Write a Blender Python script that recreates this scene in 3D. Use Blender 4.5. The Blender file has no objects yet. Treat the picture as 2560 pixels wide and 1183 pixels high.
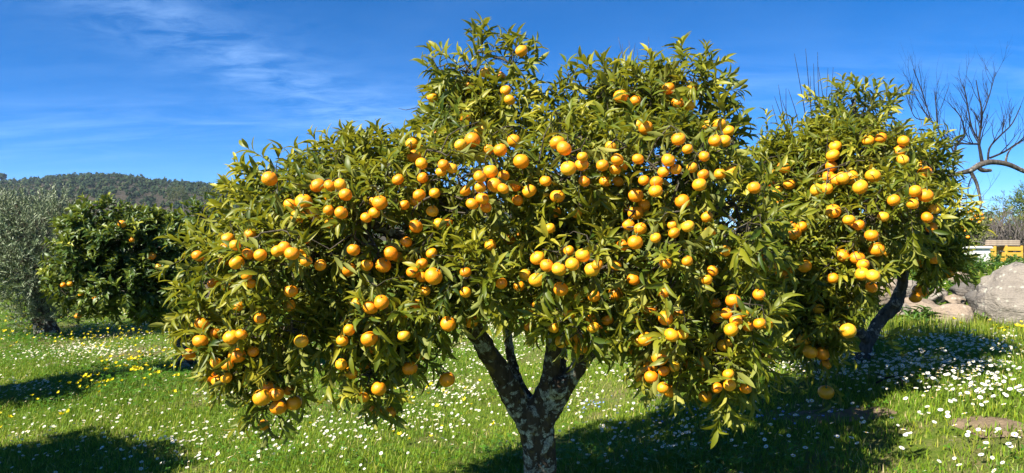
import bpy, bmesh, math, random
import numpy as np
from mathutils import Vector, Matrix, noise

# ------------------------------------------------------------------ camera, sky, sun, exposure
SC = bpy.context.scene
COL = SC.collection
F, CX, CY, CAMZ = 1862.0, 1280.0, 591.5, 1.6           # focal length and centre in photo pixels, eye height
cd = bpy.data.cameras.new('camera'); cam = bpy.data.objects.new('camera', cd); COL.objects.link(cam)
cam.location = (0, 0, CAMZ); cam.rotation_euler = (math.radians(90), 0, 0)
cd.sensor_width = 36.0; cd.lens = 36.0 * F / 2560.0; cd.clip_start = 0.05; cd.clip_end = 6000
SC.camera = cam

SUN_EL = math.radians(44.0)
SUN_DIR = np.array([-0.74 * math.cos(SUN_EL), -0.6726 * math.cos(SUN_EL), math.sin(SUN_EL)])   # towards the sun
world = bpy.data.worlds.new('World'); SC.world = world; world.use_nodes = True
wn = world.node_tree.nodes; wl = world.node_tree.links
wn.clear()
w_out = wn.new('ShaderNodeOutputWorld'); w_bg = wn.new('ShaderNodeBackground')
w_sky = wn.new('ShaderNodeTexSky'); w_sky.sky_type = 'NISHITA'; w_sky.sun_disc = False
w_sky.sun_elevation = SUN_EL; w_sky.sun_rotation = math.atan2(SUN_DIR[0], SUN_DIR[1]) % (2 * math.pi)
w_sky.altitude = 4500; w_sky.air_density = 0.8; w_sky.dust_density = 0.0; w_sky.ozone_density = 6.0
w_bg.inputs['Strength'].default_value = 0.076
w_hsv = wn.new('ShaderNodeHueSaturation'); w_hsv.inputs['Hue'].default_value = 0.501
w_hsv.inputs['Saturation'].default_value = 1.26; w_hsv.inputs['Value'].default_value = 1.0
wl.new(w_sky.outputs[0], w_hsv.inputs['Color'])


def wmath(op, a, b=None, c=None, clamp=False):
    n = wn.new('ShaderNodeMath'); n.operation = op; n.use_clamp = clamp
    for k, v in enumerate((a, b, c)):
        if v is None: continue
        if isinstance(v, (int, float)): n.inputs[k].default_value = v
        else: wl.new(v, n.inputs[k])
    return n.outputs[0]


def pix_dir(px, py):
    v = Vector(((px - CX) / F, 1.0, -(py - CY) / F)); v.normalize(); return v


w_tc = wn.new('ShaderNodeTexCoord')                     # direction on the sky dome
w_sep = wn.new('ShaderNodeSeparateXYZ'); wl.new(w_tc.outputs['Generated'], w_sep.inputs[0])
zz = wmath('ADD', wmath('MAXIMUM', w_sep.outputs[2], 0.0), 0.12)
cxy = wn.new('ShaderNodeCombineXYZ')
wl.new(wmath('DIVIDE', w_sep.outputs[0], zz), cxy.inputs[0]); wl.new(wmath('DIVIDE', w_sep.outputs[1], zz), cxy.inputs[1])


def cirrus(rot, scale, stretch, detail, lo, hi, dist):
    mp = wn.new('ShaderNodeMapping'); mp.inputs['Rotation'].default_value = (0, 0, rot)
    mp.inputs['Scale'].default_value = (scale, scale * stretch, 1); wl.new(cxy.outputs[0], mp.inputs[0])
    nz = wn.new('ShaderNodeTexNoise'); nz.inputs['Scale'].default_value = 1.0; nz.inputs['Detail'].default_value = detail
    nz.inputs['Roughness'].default_value = 0.62; nz.inputs['Distortion'].default_value = dist
    wl.new(mp.outputs[0], nz.inputs['Vector'])
    mr = wn.new('ShaderNodeMapRange'); mr.inputs[1].default_value = lo; mr.inputs[2].default_value = hi
    wl.new(nz.outputs[0], mr.inputs[0]); return mr.outputs[0]


def streak(p, q, width):                                # a long cirrus band along a great circle
    n = pix_dir(*p).cross(pix_dir(*q)); n.normalize()
    d = wn.new('ShaderNodeVectorMath'); d.operation = 'DOT_PRODUCT'; d.inputs[1].default_value = n
    nm = wn.new('ShaderNodeVectorMath'); nm.operation = 'NORMALIZE'; wl.new(w_tc.outputs['Generated'], nm.inputs[0])
    wl.new(nm.outputs[0], d.inputs[0])
    e = wmath('DIVIDE', d.outputs['Value'], width)
    return wmath('DIVIDE', 1.0, wmath('ADD', 1.0, wmath('POWER', wmath('ABSOLUTE', e), 2.4)))


band = wmath('MULTIPLY', streak((300, 0), (900, 300), 0.034), cirrus(0.9, 5.0, 1.6, 9, 0.36, 0.74, 0.5))
band2 = wmath('MULTIPLY', streak((60, 330), (560, 300), 0.03), cirrus(0.2, 1.5, 3.0, 7, 0.42, 0.85, 0.6))
veil = cirrus(0.4, 0.55, 2.2, 6, 0.42, 0.95, 1.0)
dens = wmath('ADD', wmath('ADD', wmath('MULTIPLY', band, 0.26), wmath('MULTIPLY', band2, 0.2)), wmath('MULTIPLY', veil, 0.06), clamp=True)
w_mix = wn.new('ShaderNodeMixRGB'); w_mix.inputs[2].default_value = (4.0, 6.2, 9.5, 1)
wl.new(dens, w_mix.inputs[0]); wl.new(w_hsv.outputs[0], w_mix.inputs[1])
wl.new(w_mix.outputs[0], w_bg.inputs['Color']); wl.new(w_bg.outputs[0], w_out.inputs['Surface'])

sd = bpy.data.lights.new('sun', 'SUN'); sd.energy = 5.0; sd.angle = math.radians(0.53); sd.color = (1.0, 0.93, 0.80)
sun = bpy.data.objects.new('sun', sd); COL.objects.link(sun)
sun.rotation_euler = Vector(-SUN_DIR).to_track_quat('-Z', 'Y').to_euler(); sun.location = (-6, -6, 9)

SC.view_settings.view_transform = 'Standard'; SC.view_settings.look = 'None'
SC.view_settings.exposure = 1.45; SC.view_settings.gamma = 1.0; SC.view_settings.use_curve_mapping = False
SC.cycles.use_denoising = True
SC.cycles.max_bounces = 7; SC.cycles.transparent_max_bounces = 6; SC.cycles.diffuse_bounces = 3; SC.cycles.glossy_bounces = 2
SC.cycles.transmission_bounces = 3; SC.cycles.volume_bounces = 0

rng = np.random.default_rng(7)
random.seed(7)


# ------------------------------------------------------------------ helpers
def P(px, py, d):
    """photo pixel + distance in metres -> world point"""
    return np.array([(px - CX) / F * d, d, CAMZ - (py - CY) / F * d])


def project(p):
    p = np.asarray(p); y = np.maximum(p[..., 1], 1e-3)
    return CX + F * p[..., 0] / y, CY - F * (p[..., 2] - CAMZ) / y


def sstep(a, b, t):
    t = np.clip((t - a) / (b - a), 0, 1); return t * t * (3 - 2 * t)


def ground(x, y):
    x = np.asarray(x, float); y = np.asarray(y, float)
    z = 0.10 + 0.61 * sstep(-0.4, 2.9, x) * sstep(0.0, 3.0, y)
    z = z + 0.004 * np.clip(y - 4, 0, 20)
    z = z + 0.43 * sstep(7.4, 8.9, y) * sstep(2.3, 3.7, x)                 # terrace behind the stones
    z = z + 0.10 * np.exp(-(((x + 3.1) / 0.9) ** 2 + ((y - 7.0) / 0.8) ** 2))  # low mound of sorrel
    z = z + 0.025 * np.sin(1.3 * x + 0.7 * y) + 0.018 * np.sin(2.9 * x - 1.7 * y + 1.0) + 0.010 * np.sin(5.3 * x + 4.1 * y)
    return z


def on_ground(px, py, it=40):
    """where the sight line through a pixel meets the ground"""
    dx, dz = (px - CX) / F, -(py - CY) / F
    ds = np.concatenate([np.arange(2.0, 30, 0.02), np.arange(30, 200, 0.5)])
    h = CAMZ + dz * ds - ground(dx * ds, ds)
    k = np.argmax(h < 0)
    if h[k] >= 0: k = len(ds) - 1
    d = ds[k]
    return np.array([dx * d, d, float(ground(dx * d, d))])


def norm(v):
    return v / np.maximum(np.linalg.norm(v, axis=-1, keepdims=True), 1e-9)


def make_mesh(name, verts, tris=None, quads=None, mat=None, attr=None, smooth=True):
    me = bpy.data.meshes.new(name)
    verts = np.ascontiguousarray(verts, np.float32)
    parts, totals = [], []
    if quads is not None and len(quads):
        parts.append(np.asarray(quads, np.int32).ravel()); totals.append(np.full(len(quads), 4, np.int32))
    if tris is not None and len(tris):
        parts.append(np.asarray(tris, np.int32).ravel()); totals.append(np.full(len(tris), 3, np.int32))
    loops = np.concatenate(parts); tot = np.concatenate(totals)
    me.vertices.add(len(verts)); me.vertices.foreach_set('co', verts.ravel())
    me.loops.add(len(loops)); me.loops.foreach_set('vertex_index', loops)
    me.polygons.add(len(tot))
    me.polygons.foreach_set('loop_start', np.concatenate([[0], np.cumsum(tot)[:-1]]).astype(np.int32))
    me.polygons.foreach_set('loop_total', tot)
    me.polygons.foreach_set('use_smooth', np.full(len(tot), smooth))
    if attr is not None:
        a = me.attributes.new('tone', 'FLOAT', 'POINT'); a.data.foreach_set('value', np.ascontiguousarray(attr, np.float32))
    if mat: me.materials.append(mat)
    me.update(calc_edges=True)
    return me


def link(name, data, parent=None, label=None, cat=None, group=None, kind=None, matrix=None):
    o = bpy.data.objects.new(name, data); COL.objects.link(o)
    if parent is not None: o.parent = parent
    if matrix is not None: o.matrix_local = matrix
    if label: o['label'] = label
    if cat: o['category'] = cat
    if group: o['group'] = group
    if kind: o['kind'] = kind
    return o


def thing(name, loc, label, cat, group=None):
    o = link(name, None, None, label, cat, group); o.location = [float(c) for c in loc]; o.empty_display_size = 0.1
    return o


class Tubes:
    """collects tapered tubes into one mesh"""
    def __init__(self): self.v, self.q, self.t, self.a, self.n = [], [], [], [], 0

    def add(self, pts, rad, sides=6, cap=True, tone=0.5):
        pts = np.asarray(pts, float); k = len(pts)
        rad = np.broadcast_to(np.asarray(rad, float), (k,))
        tan = np.gradient(pts, axis=0); tan = norm(tan)
        ref = np.array([0, 0, 1.0]) if abs(tan[0][2]) < 0.9 else np.array([1.0, 0, 0])
        u = np.cross(tan[0], ref); u /= np.linalg.norm(u)
        ang = np.arange(sides) * 2 * math.pi / sides
        ca, sa = np.cos(ang)[:, None], np.sin(ang)[:, None]
        rings = []
        for i in range(k):
            u = u - tan[i] * np.dot(u, tan[i]); u /= max(np.linalg.norm(u), 1e-9)
            w = np.cross(tan[i], u)
            rings.append(pts[i] + rad[i] * (ca * u + sa * w))
        n0 = self.n
        self.v.append(np.concatenate(rings))
        j = np.arange(sides); j2 = (j + 1) % sides
        for i in range(k - 1):
            a = n0 + i * sides; b = a + sides
            self.q.append(np.stack([a + j, a + j2, b + j2, b + j], 1))
        self.n += k * sides
        if cap:
            self.v.append(np.stack([pts[0], pts[-1]])); c0, c1 = self.n, self.n + 1; self.n += 2
            self.t.append(np.stack([np.full(sides, c0), n0 + j2, n0 + j], 1))
            e = n0 + (k - 1) * sides
            self.t.append(np.stack([np.full(sides, c1), e + j, e + j2], 1))
        self.a.append(np.full(self.n - n0, tone))

    def mesh(self, name, mat):
        return make_mesh(name, np.concatenate(self.v), np.concatenate(self.t) if self.t else None, np.concatenate(self.q), mat, np.concatenate(self.a))


def smooth_path(pts, n):
    """Catmull-Rom through the points; last columns (radius) carried along"""
    pts = np.asarray(pts, float); k = len(pts)
    out = []
    for s in np.linspace(0, k - 1, n):
        i = min(int(s), k - 2); t = s - i
        p0, p1, p2, p3 = pts[max(i - 1, 0)], pts[i], pts[i + 1], pts[min(i + 2, k - 1)]
        out.append(0.5 * (2 * p1 + (p2 - p0) * t + (2 * p0 - 5 * p1 + 4 * p2 - p3) * t * t + (3 * p1 - p0 - 3 * p2 + p3) * t ** 3))
    return np.array(out)


def scatter(tmpl_v, tmpl_f, mats, tones):
    """stamp a template (nv,3),(nf,k) by (N,3,4) matrices -> verts, faces, tone"""
    N, nv = len(mats), len(tmpl_v)
    v = np.einsum('nij,vj->nvi', mats[:, :, :3], tmpl_v) + mats[:, None, :, 3]
    f = tmpl_f[None] + (np.arange(N) * nv)[:, None, None]
    return v.reshape(-1, 3), f.reshape(-1, tmpl_f.shape[1]), np.repeat(tones, nv)


# ------------------------------------------------------------------ materials
class NT:
    def __init__(self, name):
        self.m = bpy.data.materials.new(name); self.m.use_nodes = True
        self.n = self.m.node_tree.nodes; self.l = self.m.node_tree.links; self.n.clear()
        self.out = self.n.new('ShaderNodeOutputMaterial')

    def node(self, t, **kw):
        x = self.n.new(t)
        for k, v in kw.items(): setattr(x, k, v)
        return x

    def put(self, sock, v):
        if isinstance(v, bpy.types.NodeSocket): self.l.new(v, sock)
        else:
            if isinstance(v, tuple) and len(v) == 3 and sock.type == 'RGBA': v = (*v, 1)
            sock.default_value = v

    def coord(self, kind='Object'): return self.node('ShaderNodeTexCoord').outputs[kind]

    def pos(self): return self.node('ShaderNodeNewGeometry').outputs['Position']

    def noise(self, scale, detail=4, rough=0.55, vec=None, dist=0.0):
        x = self.node('ShaderNodeTexNoise'); x.inputs['Scale'].default_value = scale; x.inputs['Detail'].default_value = detail
        x.inputs['Roughness'].default_value = rough; x.inputs['Distortion'].default_value = dist
        self.l.new(vec if vec is not None else self.coord(), x.inputs['Vector']); return x.outputs[0]

    def voronoi(self, scale, vec=None, feature='F1', out='Distance'):
        x = self.node('ShaderNodeTexVoronoi', feature=feature); x.inputs['Scale'].default_value = scale
        self.l.new(vec if vec is not None else self.coord(), x.inputs['Vector']); return x.outputs[out]

    def ramp(self, fac, stops, interp='LINEAR'):
        x = self.node('ShaderNodeValToRGB'); cr = x.color_ramp; cr.interpolation = interp
        while len(cr.elements) < len(stops): cr.elements.new(0.5)
        for e, (p, c) in zip(cr.elements, stops):
            e.position = p; e.color = (*c, 1) if isinstance(c, tuple) else (c, c, c, 1)
        self.put(x.inputs[0], fac); return x.outputs[0]

    def mix(self, fac, a, b, mode='MIX'):
        x = self.node('ShaderNodeMixRGB', blend_type=mode)
        self.put(x.inputs[0], fac); self.put(x.inputs[1], a); self.put(x.inputs[2], b); return x.outputs[0]

    def math(self, op, a, b=0.0, clamp=False):
        x = self.node('ShaderNodeMath', operation=op, use_clamp=clamp); self.put(x.inputs[0], a); self.put(x.inputs[1], b); return x.outputs[0]

    def attr(self, name='tone'): return self.node('ShaderNodeAttribute', attribute_name=name).outputs['Fac']

    def bump(self, h, strength=0.5, dist=0.01):
        x = self.node('ShaderNodeBump'); x.inputs['Strength'].default_value = strength; x.inputs['Distance'].default_value = dist
        self.put(x.inputs['Height'], h); return x.outputs[0]

    def bsdf(self, color, rough=0.6, normal=None, spec=0.5, **kw):
        x = self.node('ShaderNodeBsdfPrincipled'); self.put(x.inputs['Base Color'], color); self.put(x.inputs['Roughness'], rough)
        x.inputs['Specular IOR Level'].default_value = spec
        if normal is not None: self.l.new(normal, x.inputs['Normal'])
        for k, v in kw.items(): self.put(x.inputs[k], v)
        return x.outputs[0]

    def done(self, sh): self.l.new(sh, self.out.inputs['Surface']); return self.m


def leaf_material(name, stops, rough=0.42, trans=0.25, tcol=(0.30, 0.36, 0.03), spec=0.5, back=(0.16, 0.19, 0.05), backmix=0.5):
    t = NT(name)
    c = t.ramp(t.attr(), stops)
    bf = t.node('ShaderNodeNewGeometry').outputs['Backfacing']
    c2 = t.mix(t.math('MULTIPLY', bf, backmix), c, back)
    p = t.bsdf(c2, t.math('ADD', rough, t.math('MULTIPLY', bf, 0.2)), spec=spec)
    if trans <= 0: return t.done(p)
    tr = t.node('ShaderNodeBsdfTranslucent'); t.put(tr.inputs[0], t.mix(0.5, c, tcol))
    ms = t.node('ShaderNodeMixShader'); ms.inputs[0].default_value = trans
    t.l.new(p, ms.inputs[1]); t.l.new(tr.outputs[0], ms.inputs[2])
    return t.done(ms.outputs[0])


M = {}
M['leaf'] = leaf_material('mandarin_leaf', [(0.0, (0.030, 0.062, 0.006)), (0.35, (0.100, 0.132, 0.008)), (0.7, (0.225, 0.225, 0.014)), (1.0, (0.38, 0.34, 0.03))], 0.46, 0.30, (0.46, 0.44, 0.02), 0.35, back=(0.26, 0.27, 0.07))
M['leaf_far'] = leaf_material('orange_leaf', [(0.0, (0.016, 0.045, 0.006)), (0.45, (0.055, 0.105, 0.010)), (0.8, (0.17, 0.205, 0.018)), (1.0, (0.32, 0.32, 0.028))], 0.48, 0.22)
M['olive'] = leaf_material('olive_leaf', [(0.0, (0.055, 0.088, 0.036)), (0.6, (0.145, 0.195, 0.090)), (1.0, (0.27, 0.32, 0.18))], 0.5, 0.08, (0.15, 0.18, 0.06), back=(0.26, 0.28, 0.21))
M['grass'] = leaf_material('grass_blade', [(0.0, (0.060, 0.150, 0.006)), (0.4, (0.160, 0.265, 0.010)), (0.75, (0.310, 0.335, 0.020)), (0.92, (0.42, 0.38, 0.09)), (1.0, (0.46, 0.38, 0.19))], 0.5, 0.35, (0.25, 0.38, 0.02), 0.35)
M['clover'] = leaf_material('clover_leaf', [(0.0, (0.030, 0.11, 0.008)), (0.6, (0.07, 0.19, 0.012)), (1.0, (0.14, 0.27, 0.02))], 0.5, 0.3, (0.2, 0.4, 0.02), 0.35)
M['weed'] = leaf_material('weed_leaf', [(0.0, (0.022, 0.07, 0.008)), (0.6, (0.055, 0.13, 0.015)), (1.0, (0.14, 0.20, 0.03))], 0.5, 0.25, (0.2, 0.35, 0.03), 0.35)


def bark_material(name, dark, mid, lichen_amt, lichen=(0.40, 0.42, 0.36), scale=1.0, ochre=True):
    t = NT(name); v = t.coord()
    st = t.node('ShaderNodeMapping'); st.inputs['Scale'].default_value = (scale * 38, scale * 38, scale * 9); t.l.new(v, st.inputs[0])
    grain = t.noise(1.0, 6, 0.65, st.outputs[0], 0.6)
    fine = t.noise(160 * scale, 4, 0.6, v)
    base = t.ramp(grain, [(0.3, dark), (0.72, mid)])
    if ochre:
        base = t.mix(t.ramp(t.noise(14 * scale, 3, 0.6, v), [(0.58, 0.0), (0.70, 0.55)]), base, (0.20, 0.145, 0.035))
    blot = t.noise(12 * scale, 6, 0.68, v, 0.5)
    cell = t.voronoi(30 * scale, v)
    big = t.math('MULTIPLY', t.ramp(blot, [(lichen_amt, 0.0), (lichen_amt + 0.035, 1.0)]), t.ramp(t.noise(55 * scale, 5, 0.7, v), [(0.36, 0.15), (0.56, 1.0)]))
    spots = t.math('MULTIPLY', t.ramp(cell, [(0.20, 1.0), (0.30, 0.0)]), t.ramp(t.noise(11 * scale, 2, 0.5, v), [(0.5, 0.0), (0.56, 1.0)]))
    mask = t.math('MAXIMUM', big, spots)
    crust = t.mix(t.ramp(t.noise(5 * scale, 2, 0.5, v), [(0.4, 0.0), (0.62, 1.0)]), t.ramp(fine, [(0.35, tuple(c * 0.35 for c in lichen)), (0.66, tuple(c * 0.75 for c in lichen))]), t.ramp(fine, [(0.35, tuple(c * 0.5 for c in lichen)), (0.62, lichen)]))
    col = t.mix(mask, base, crust)
    h = t.math('ADD', t.math('MULTIPLY', grain, 0.7), t.math('ADD', t.math('MULTIPLY', mask, 0.25), t.math('MULTIPLY', fine, 0.3)))
    return t.done(t.bsdf(col, 0.9, t.bump(h, 0.9, 0.012), 0.2))


M['bark'] = bark_material('lichen_bark', (0.020, 0.014, 0.010), (0.085, 0.062, 0.042), 0.52, (0.56, 0.57, 0.49))
M['bark_bare'] = bark_material('split_dark_bark', (0.016, 0.015, 0.014), (0.13, 0.115, 0.10), 0.56, (0.55, 0.51, 0.45), 0.8, False)
M['twig'] = bark_material('twig_bark', (0.030, 0.026, 0.018), (0.12, 0.10, 0.075), 0.62, (0.30, 0.30, 0.26), 2.0, False)
M['dead_twig'] = bark_material('grey_dead_wood', (0.05, 0.044, 0.042), (0.20, 0.175, 0.16), 0.62, (0.34, 0.32, 0.30), 2.0, False)
M['black_twig'] = bark_material('dark_bare_wood', (0.010, 0.010, 0.012), (0.045, 0.040, 0.040), 0.70, (0.2, 0.2, 0.2), 2.0, False)


def fruit_material():
    t = NT('mandarin_peel'); v = t.coord()
    oi = t.node('ShaderNodeObjectInfo').outputs['Random']
    base = t.ramp(oi, [(0.0, (0.80, 0.225, 0.004)), (0.5, (0.84, 0.285, 0.006)), (0.85, (0.86, 0.35, 0.010)), (1.0, (0.82, 0.40, 0.02))])
    c = t.mix(t.ramp(t.noise(1.6, 3, 0.6, v), [(0.4, 0.0), (0.75, 0.35)]), base, (0.86, 0.40, 0.02))
    c = t.mix(t.ramp(t.noise(9, 3, 0.6, v), [(0.74, 0.0), (0.80, 0.4)]), c, (0.40, 0.14, 0.012))
    pores = t.voronoi(13, v)
    h = t.math('ADD', t.math('MULTIPLY', pores, 0.5), t.math('MULTIPLY', t.noise(4, 3, 0.5, v), 1.2))
    return t.done(t.bsdf(c, 0.38, t.bump(h, 0.16, 0.04), 0.45))


M['fruit'] = fruit_material()
t = NT('green_stalk'); M['stalk'] = t.done(t.bsdf((0.09, 0.12, 0.03), 0.6))


def flat(name, col, rough=0.6, var=None, scale=20.0, spec=0.3, trans=0.0):
    t = NT(name); c = col
    if var is not None: c = t.mix(t.ramp(t.noise(scale, 4, 0.6), [(0.35, 0.0), (0.7, 1.0)]), col, var)
    sh = t.bsdf(c, rough, None, spec)
    if trans:
        tr = t.node('ShaderNodeBsdfTranslucent'); t.put(tr.inputs[0], c)
        ms = t.node('ShaderNodeMixShader'); ms.inputs[0].default_value = trans; t.l.new(sh, ms.inputs[1]); t.l.new(tr.outputs[0], ms.inputs[2]); sh = ms.outputs[0]
    return t.done(sh)


M['petal'] = flat('white_petal', (0.80, 0.80, 0.78), 0.6, trans=0.25)
M['disc'] = flat('yellow_disc', (0.72, 0.46, 0.02), 0.8)
M['stem'] = flat('flower_stem', (0.09, 0.17, 0.03), 0.6)
M['yellow'] = flat('yellow_petal', (0.82, 0.66, 0.01), 0.5, trans=0.3)
M['blue'] = flat('blue_petal', (0.16, 0.26, 0.62), 0.5, trans=0.2)
M['white_wall'] = flat('whitewash', (0.78, 0.77, 0.74), 0.9, (0.60, 0.58, 0.53), 3.0)
M['crate'] = flat('yellow_plastic', (0.60, 0.37, 0.05), 0.55, (0.48, 0.28, 0.05), 6.0)
M['board'] = flat('weathered_board', (0.40, 0.33, 0.25), 0.85, (0.28, 0.22, 0.17), 14.0)
M['concrete'] = flat('pole_concrete', (0.42, 0.42, 0.41), 0.9, (0.34, 0.34, 0.33), 5.0)
M['wire'] = flat('dark_wire', (0.05, 0.05, 0.055), 0.5)
M['pine'] = leaf_material('pine_foliage', [(0.0, (0.016, 0.034, 0.018)), (0.5, (0.032, 0.058, 0.024)), (1.0, (0.065, 0.088, 0.032))], 0.8, 0.0, spec=0.1)
M['euc'] = leaf_material('eucalyptus_leaf', [(0.0, (0.035, 0.055, 0.02)), (1.0, (0.10, 0.12, 0.045))], 0.6, 0.1)


def ground_material():
    t = NT('meadow_soil'); v = t.pos()
    n1 = t.noise(0.9, 6, 0.6, v); n2 = t.noise(5.0, 5, 0.65, v); n3 = t.noise(40, 4, 0.6, v)
    green = t.mix(n3, (0.045, 0.090, 0.008), (0.13, 0.19, 0.018))
    dry = t.mix(n3, (0.11, 0.085, 0.042), (0.26, 0.21, 0.11))
    c = t.mix(t.ramp(t.math('ADD', t.math('MULTIPLY', n1, 0.6), t.math('MULTIPLY', n2, 0.4)), [(0.50, 0.0), (0.60, 0.75)]), green, dry)
    h = t.math('ADD', t.noise(70, 5, 0.7, v), t.math('MULTIPLY', n2, 0.8))
    return t.done(t.bsdf(c, 0.95, t.bump(h, 0.8, 0.03), 0.1))


M['ground'] = ground_material()


def hill_material():
    t = NT('scrub_hillside'); v = t.pos()
    a = t.noise(0.012, 6, 0.65, v); b = t.noise(0.09, 5, 0.65, v); c3 = t.noise(0.35, 4, 0.6, v)
    scrub = t.mix(b, (0.028, 0.032, 0.018), (0.072, 0.055, 0.042))
    earth = t.mix(c3, (0.10, 0.072, 0.058), (0.22, 0.17, 0.14))
    c = t.mix(t.ramp(t.math('ADD', t.math('MULTIPLY', a, 0.5), t.math('MULTIPLY', b, 0.5)), [(0.56, 0.0), (0.66, 0.8)]), scrub, earth)
    return t.done(t.bsdf(c, 0.95, t.bump(c3, 0.6, 1.5), 0.1))


M['hill'] = hill_material()


def stone_material(name, a, b, lichen, dark):
    t = NT(name); v = t.coord()
    n1 = t.noise(1.8, 5, 0.6, v, 0.3); n2 = t.noise(14, 5, 0.65, v); n3 = t.noise(70, 4, 0.6, v)
    c = t.mix(t.ramp(n1, [(0.35, 0.0), (0.65, 1.0)]), a, b)
    c = t.mix(t.ramp(t.noise(3.2, 6, 0.7, v, 0.8), [(0.52, 0.0), (0.60, 0.8)]), c, dark)
    sp = t.math('MULTIPLY', t.ramp(t.voronoi(17, v), [(0.16, 1.0), (0.30, 0.0)]), t.ramp(t.noise(4, 3, 0.6, v), [(0.44, 0.0), (0.52, 1.0)]))
    c = t.mix(t.math('MULTIPLY', sp, 0.85), c, lichen)
    c = t.mix(t.ramp(n3, [(0.3, 0.35), (0.6, 0.0)]), c, (0.06, 0.055, 0.05))
    st = t.node('ShaderNodeMapping'); st.inputs['Scale'].default_value = (2, 2, 9); st.inputs['Rotation'].default_value = (0.25, 0.3, 0); t.l.new(v, st.inputs[0])
    h = t.math('ADD', t.math('MULTIPLY', t.noise(1.0, 6, 0.7, st.outputs[0], 0.8), 1.0), t.math('MULTIPLY', n2, 0.6))
    return t.done(t.bsdf(c, 0.92, t.bump(h, 0.9, 0.05), 0.2))


M['granite'] = stone_material('lichen_granite', (0.20, 0.175, 0.15), (0.29, 0.26, 0.22), (0.42, 0.42, 0.35), (0.10, 0.09, 0.085))
M['granite_dark'] = stone_material('dark_granite', (0.09, 0.085, 0.08), (0.17, 0.15, 0.13), (0.32, 0.32, 0.28), (0.05, 0.047, 0.045))
M['granite_pink'] = stone_material('pinkish_granite', (0.25, 0.19, 0.14), (0.32, 0.26, 0.20), (0.42, 0.40, 0.33), (0.15, 0.12, 0.10))

# ------------------------------------------------------------------ ground and hill
xs = np.sinh(np.linspace(-5.2, 5.2, 241)) * 12.0
ys = np.concatenate([np.linspace(-40, 1.5, 24)[:-1], np.arange(1.5, 14, 0.10), 14 + np.expm1(np.linspace(0.0, 6.2, 90)) * 5.2])
gx, gy = np.meshgrid(xs, ys, indexing='ij')
gv = np.stack([gx, gy, ground(gx, gy)], -1).reshape(-1, 3)
nx, ny = len(xs), len(ys)
ii, jj = np.meshgrid(np.arange(nx - 1), np.arange(ny - 1), indexing='ij')
q = np.stack([ii * ny + jj, (ii + 1) * ny + jj, (ii + 1) * ny + jj + 1, ii * ny + jj + 1], -1).reshape(-1, 4)
link('ground', make_mesh('ground', gv, None, q, M['ground']), label='grassy orchard ground', kind='structure')

RIDGE = np.array([[-2500, 470], [-900, 452], [-400, 440], [0, 449], [60, 449], [150, 441], [175, 437], [250, 439], [300, 438], [350, 447], [420, 455], [480, 457],
                  [560, 463], [800, 482], [1100, 512], [1500, 548], [1900, 580], [2300, 596]], float)
R0, R1 = 240.0, 820.0


def hill_z(px, r):
    top = CAMZ - (np.interp(px, RIDGE[:, 0], RIDGE[:, 1]) + 3.0 - CY) / F * R1
    t = (r - R0) / (R1 - R0)
    s = np.where(t < 1, 0.12 * np.clip(t, 0, 1) + 0.88 * sstep(-0.35, 1.12, t) - 0.02, 1 - 0.5 * (t - 1) ** 2)
    s0 = 0.88 * sstep(-0.35, 1.12, 0.0) - 0.02
    s = (s - s0) / (1 - s0)
    w = np.clip(t * 3, 0, 1) * np.clip((1.02 - t) * 6, 0, 1)
    x = (px - CX) / F * r
    return -0.5 + np.maximum(top, 0) * s + w * (1.6 * np.sin(x * 0.021 + r * 0.013) + 1.1 * np.sin(x * 0.047 - r * 0.031 + 2))


hpx = np.linspace(-2500, 2300, 321); hr = np.linspace(R0, 1150, 121)
a_, r_ = np.meshgrid(hpx, hr, indexing='ij')
hv = np.stack([(a_ - CX) / F * r_, r_, hill_z(a_, r_)], -1).reshape(-1, 3)
nx, ny = len(hpx), len(hr)
ii, jj = np.meshgrid(np.arange(nx - 1), np.arange(ny - 1), indexing='ij')
q = np.stack([ii * ny + jj, (ii + 1) * ny + jj, (ii + 1) * ny + jj + 1, ii * ny + jj + 1], -1).reshape(-1, 4)
link('hill', make_mesh('hill', hv, None, q, M['hill']), label='wooded scrub hillside', kind='structure')


def tri_cloud(n, rad, r):
    """a crown of small clumps: jagged triangles spread through an ellipsoid"""
    d = norm(r.normal(size=(n, 3))); rr = r.uniform(0.55, 1.0, (n, 1))
    c = d * rr * rad
    a = norm(r.normal(size=(n, 3))); b = norm(np.cross(d, a)); a = np.cross(b, d)
    s = r.uniform(0.35, 0.62, (n, 1)) * np.min(rad)
    v = np.stack([c + a * s, c - a * s * 0.6 + b * s, c - a * s * 0.6 - b * s], 1).reshape(-1, 3)
    return v, np.arange(3 * n).reshape(-1, 3)


def crown_variant(k, r):
    bm = bmesh.new(); bmesh.ops.create_icosphere(bm, subdivisions=1, radius=0.8)
    V = np.array([v.co[:] for v in bm.verts]); Fc = np.array([[v.index for v in f.verts] for f in bm.faces]); bm.free()
    V = V * (1 + r.uniform(-0.26, 0.20, (len(V), 1)))
    if k == 0: V = V * [1, 1, 1.25]
    if k == 1: V[:, 2] = np.where(V[:, 2] > 0, V[:, 2] * 1.7, V[:, 2] * 0.9); V[:, :2] *= (1 - 0.35 * np.clip(V[:, 2:3], 0, 2))
    if k == 2: V = V * [1.25, 1.25, 0.85]
    keepf = r.uniform(size=len(Fc)) < 0.35; Fc = Fc[keepf]
    v2, f2 = tri_cloud(24, np.array([1.02, 1.02, 1.0]) * (np.abs(V).max(0)), r)
    return np.concatenate([V * 0.9, v2]), np.concatenate([Fc, f2 + len(V)])


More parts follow.
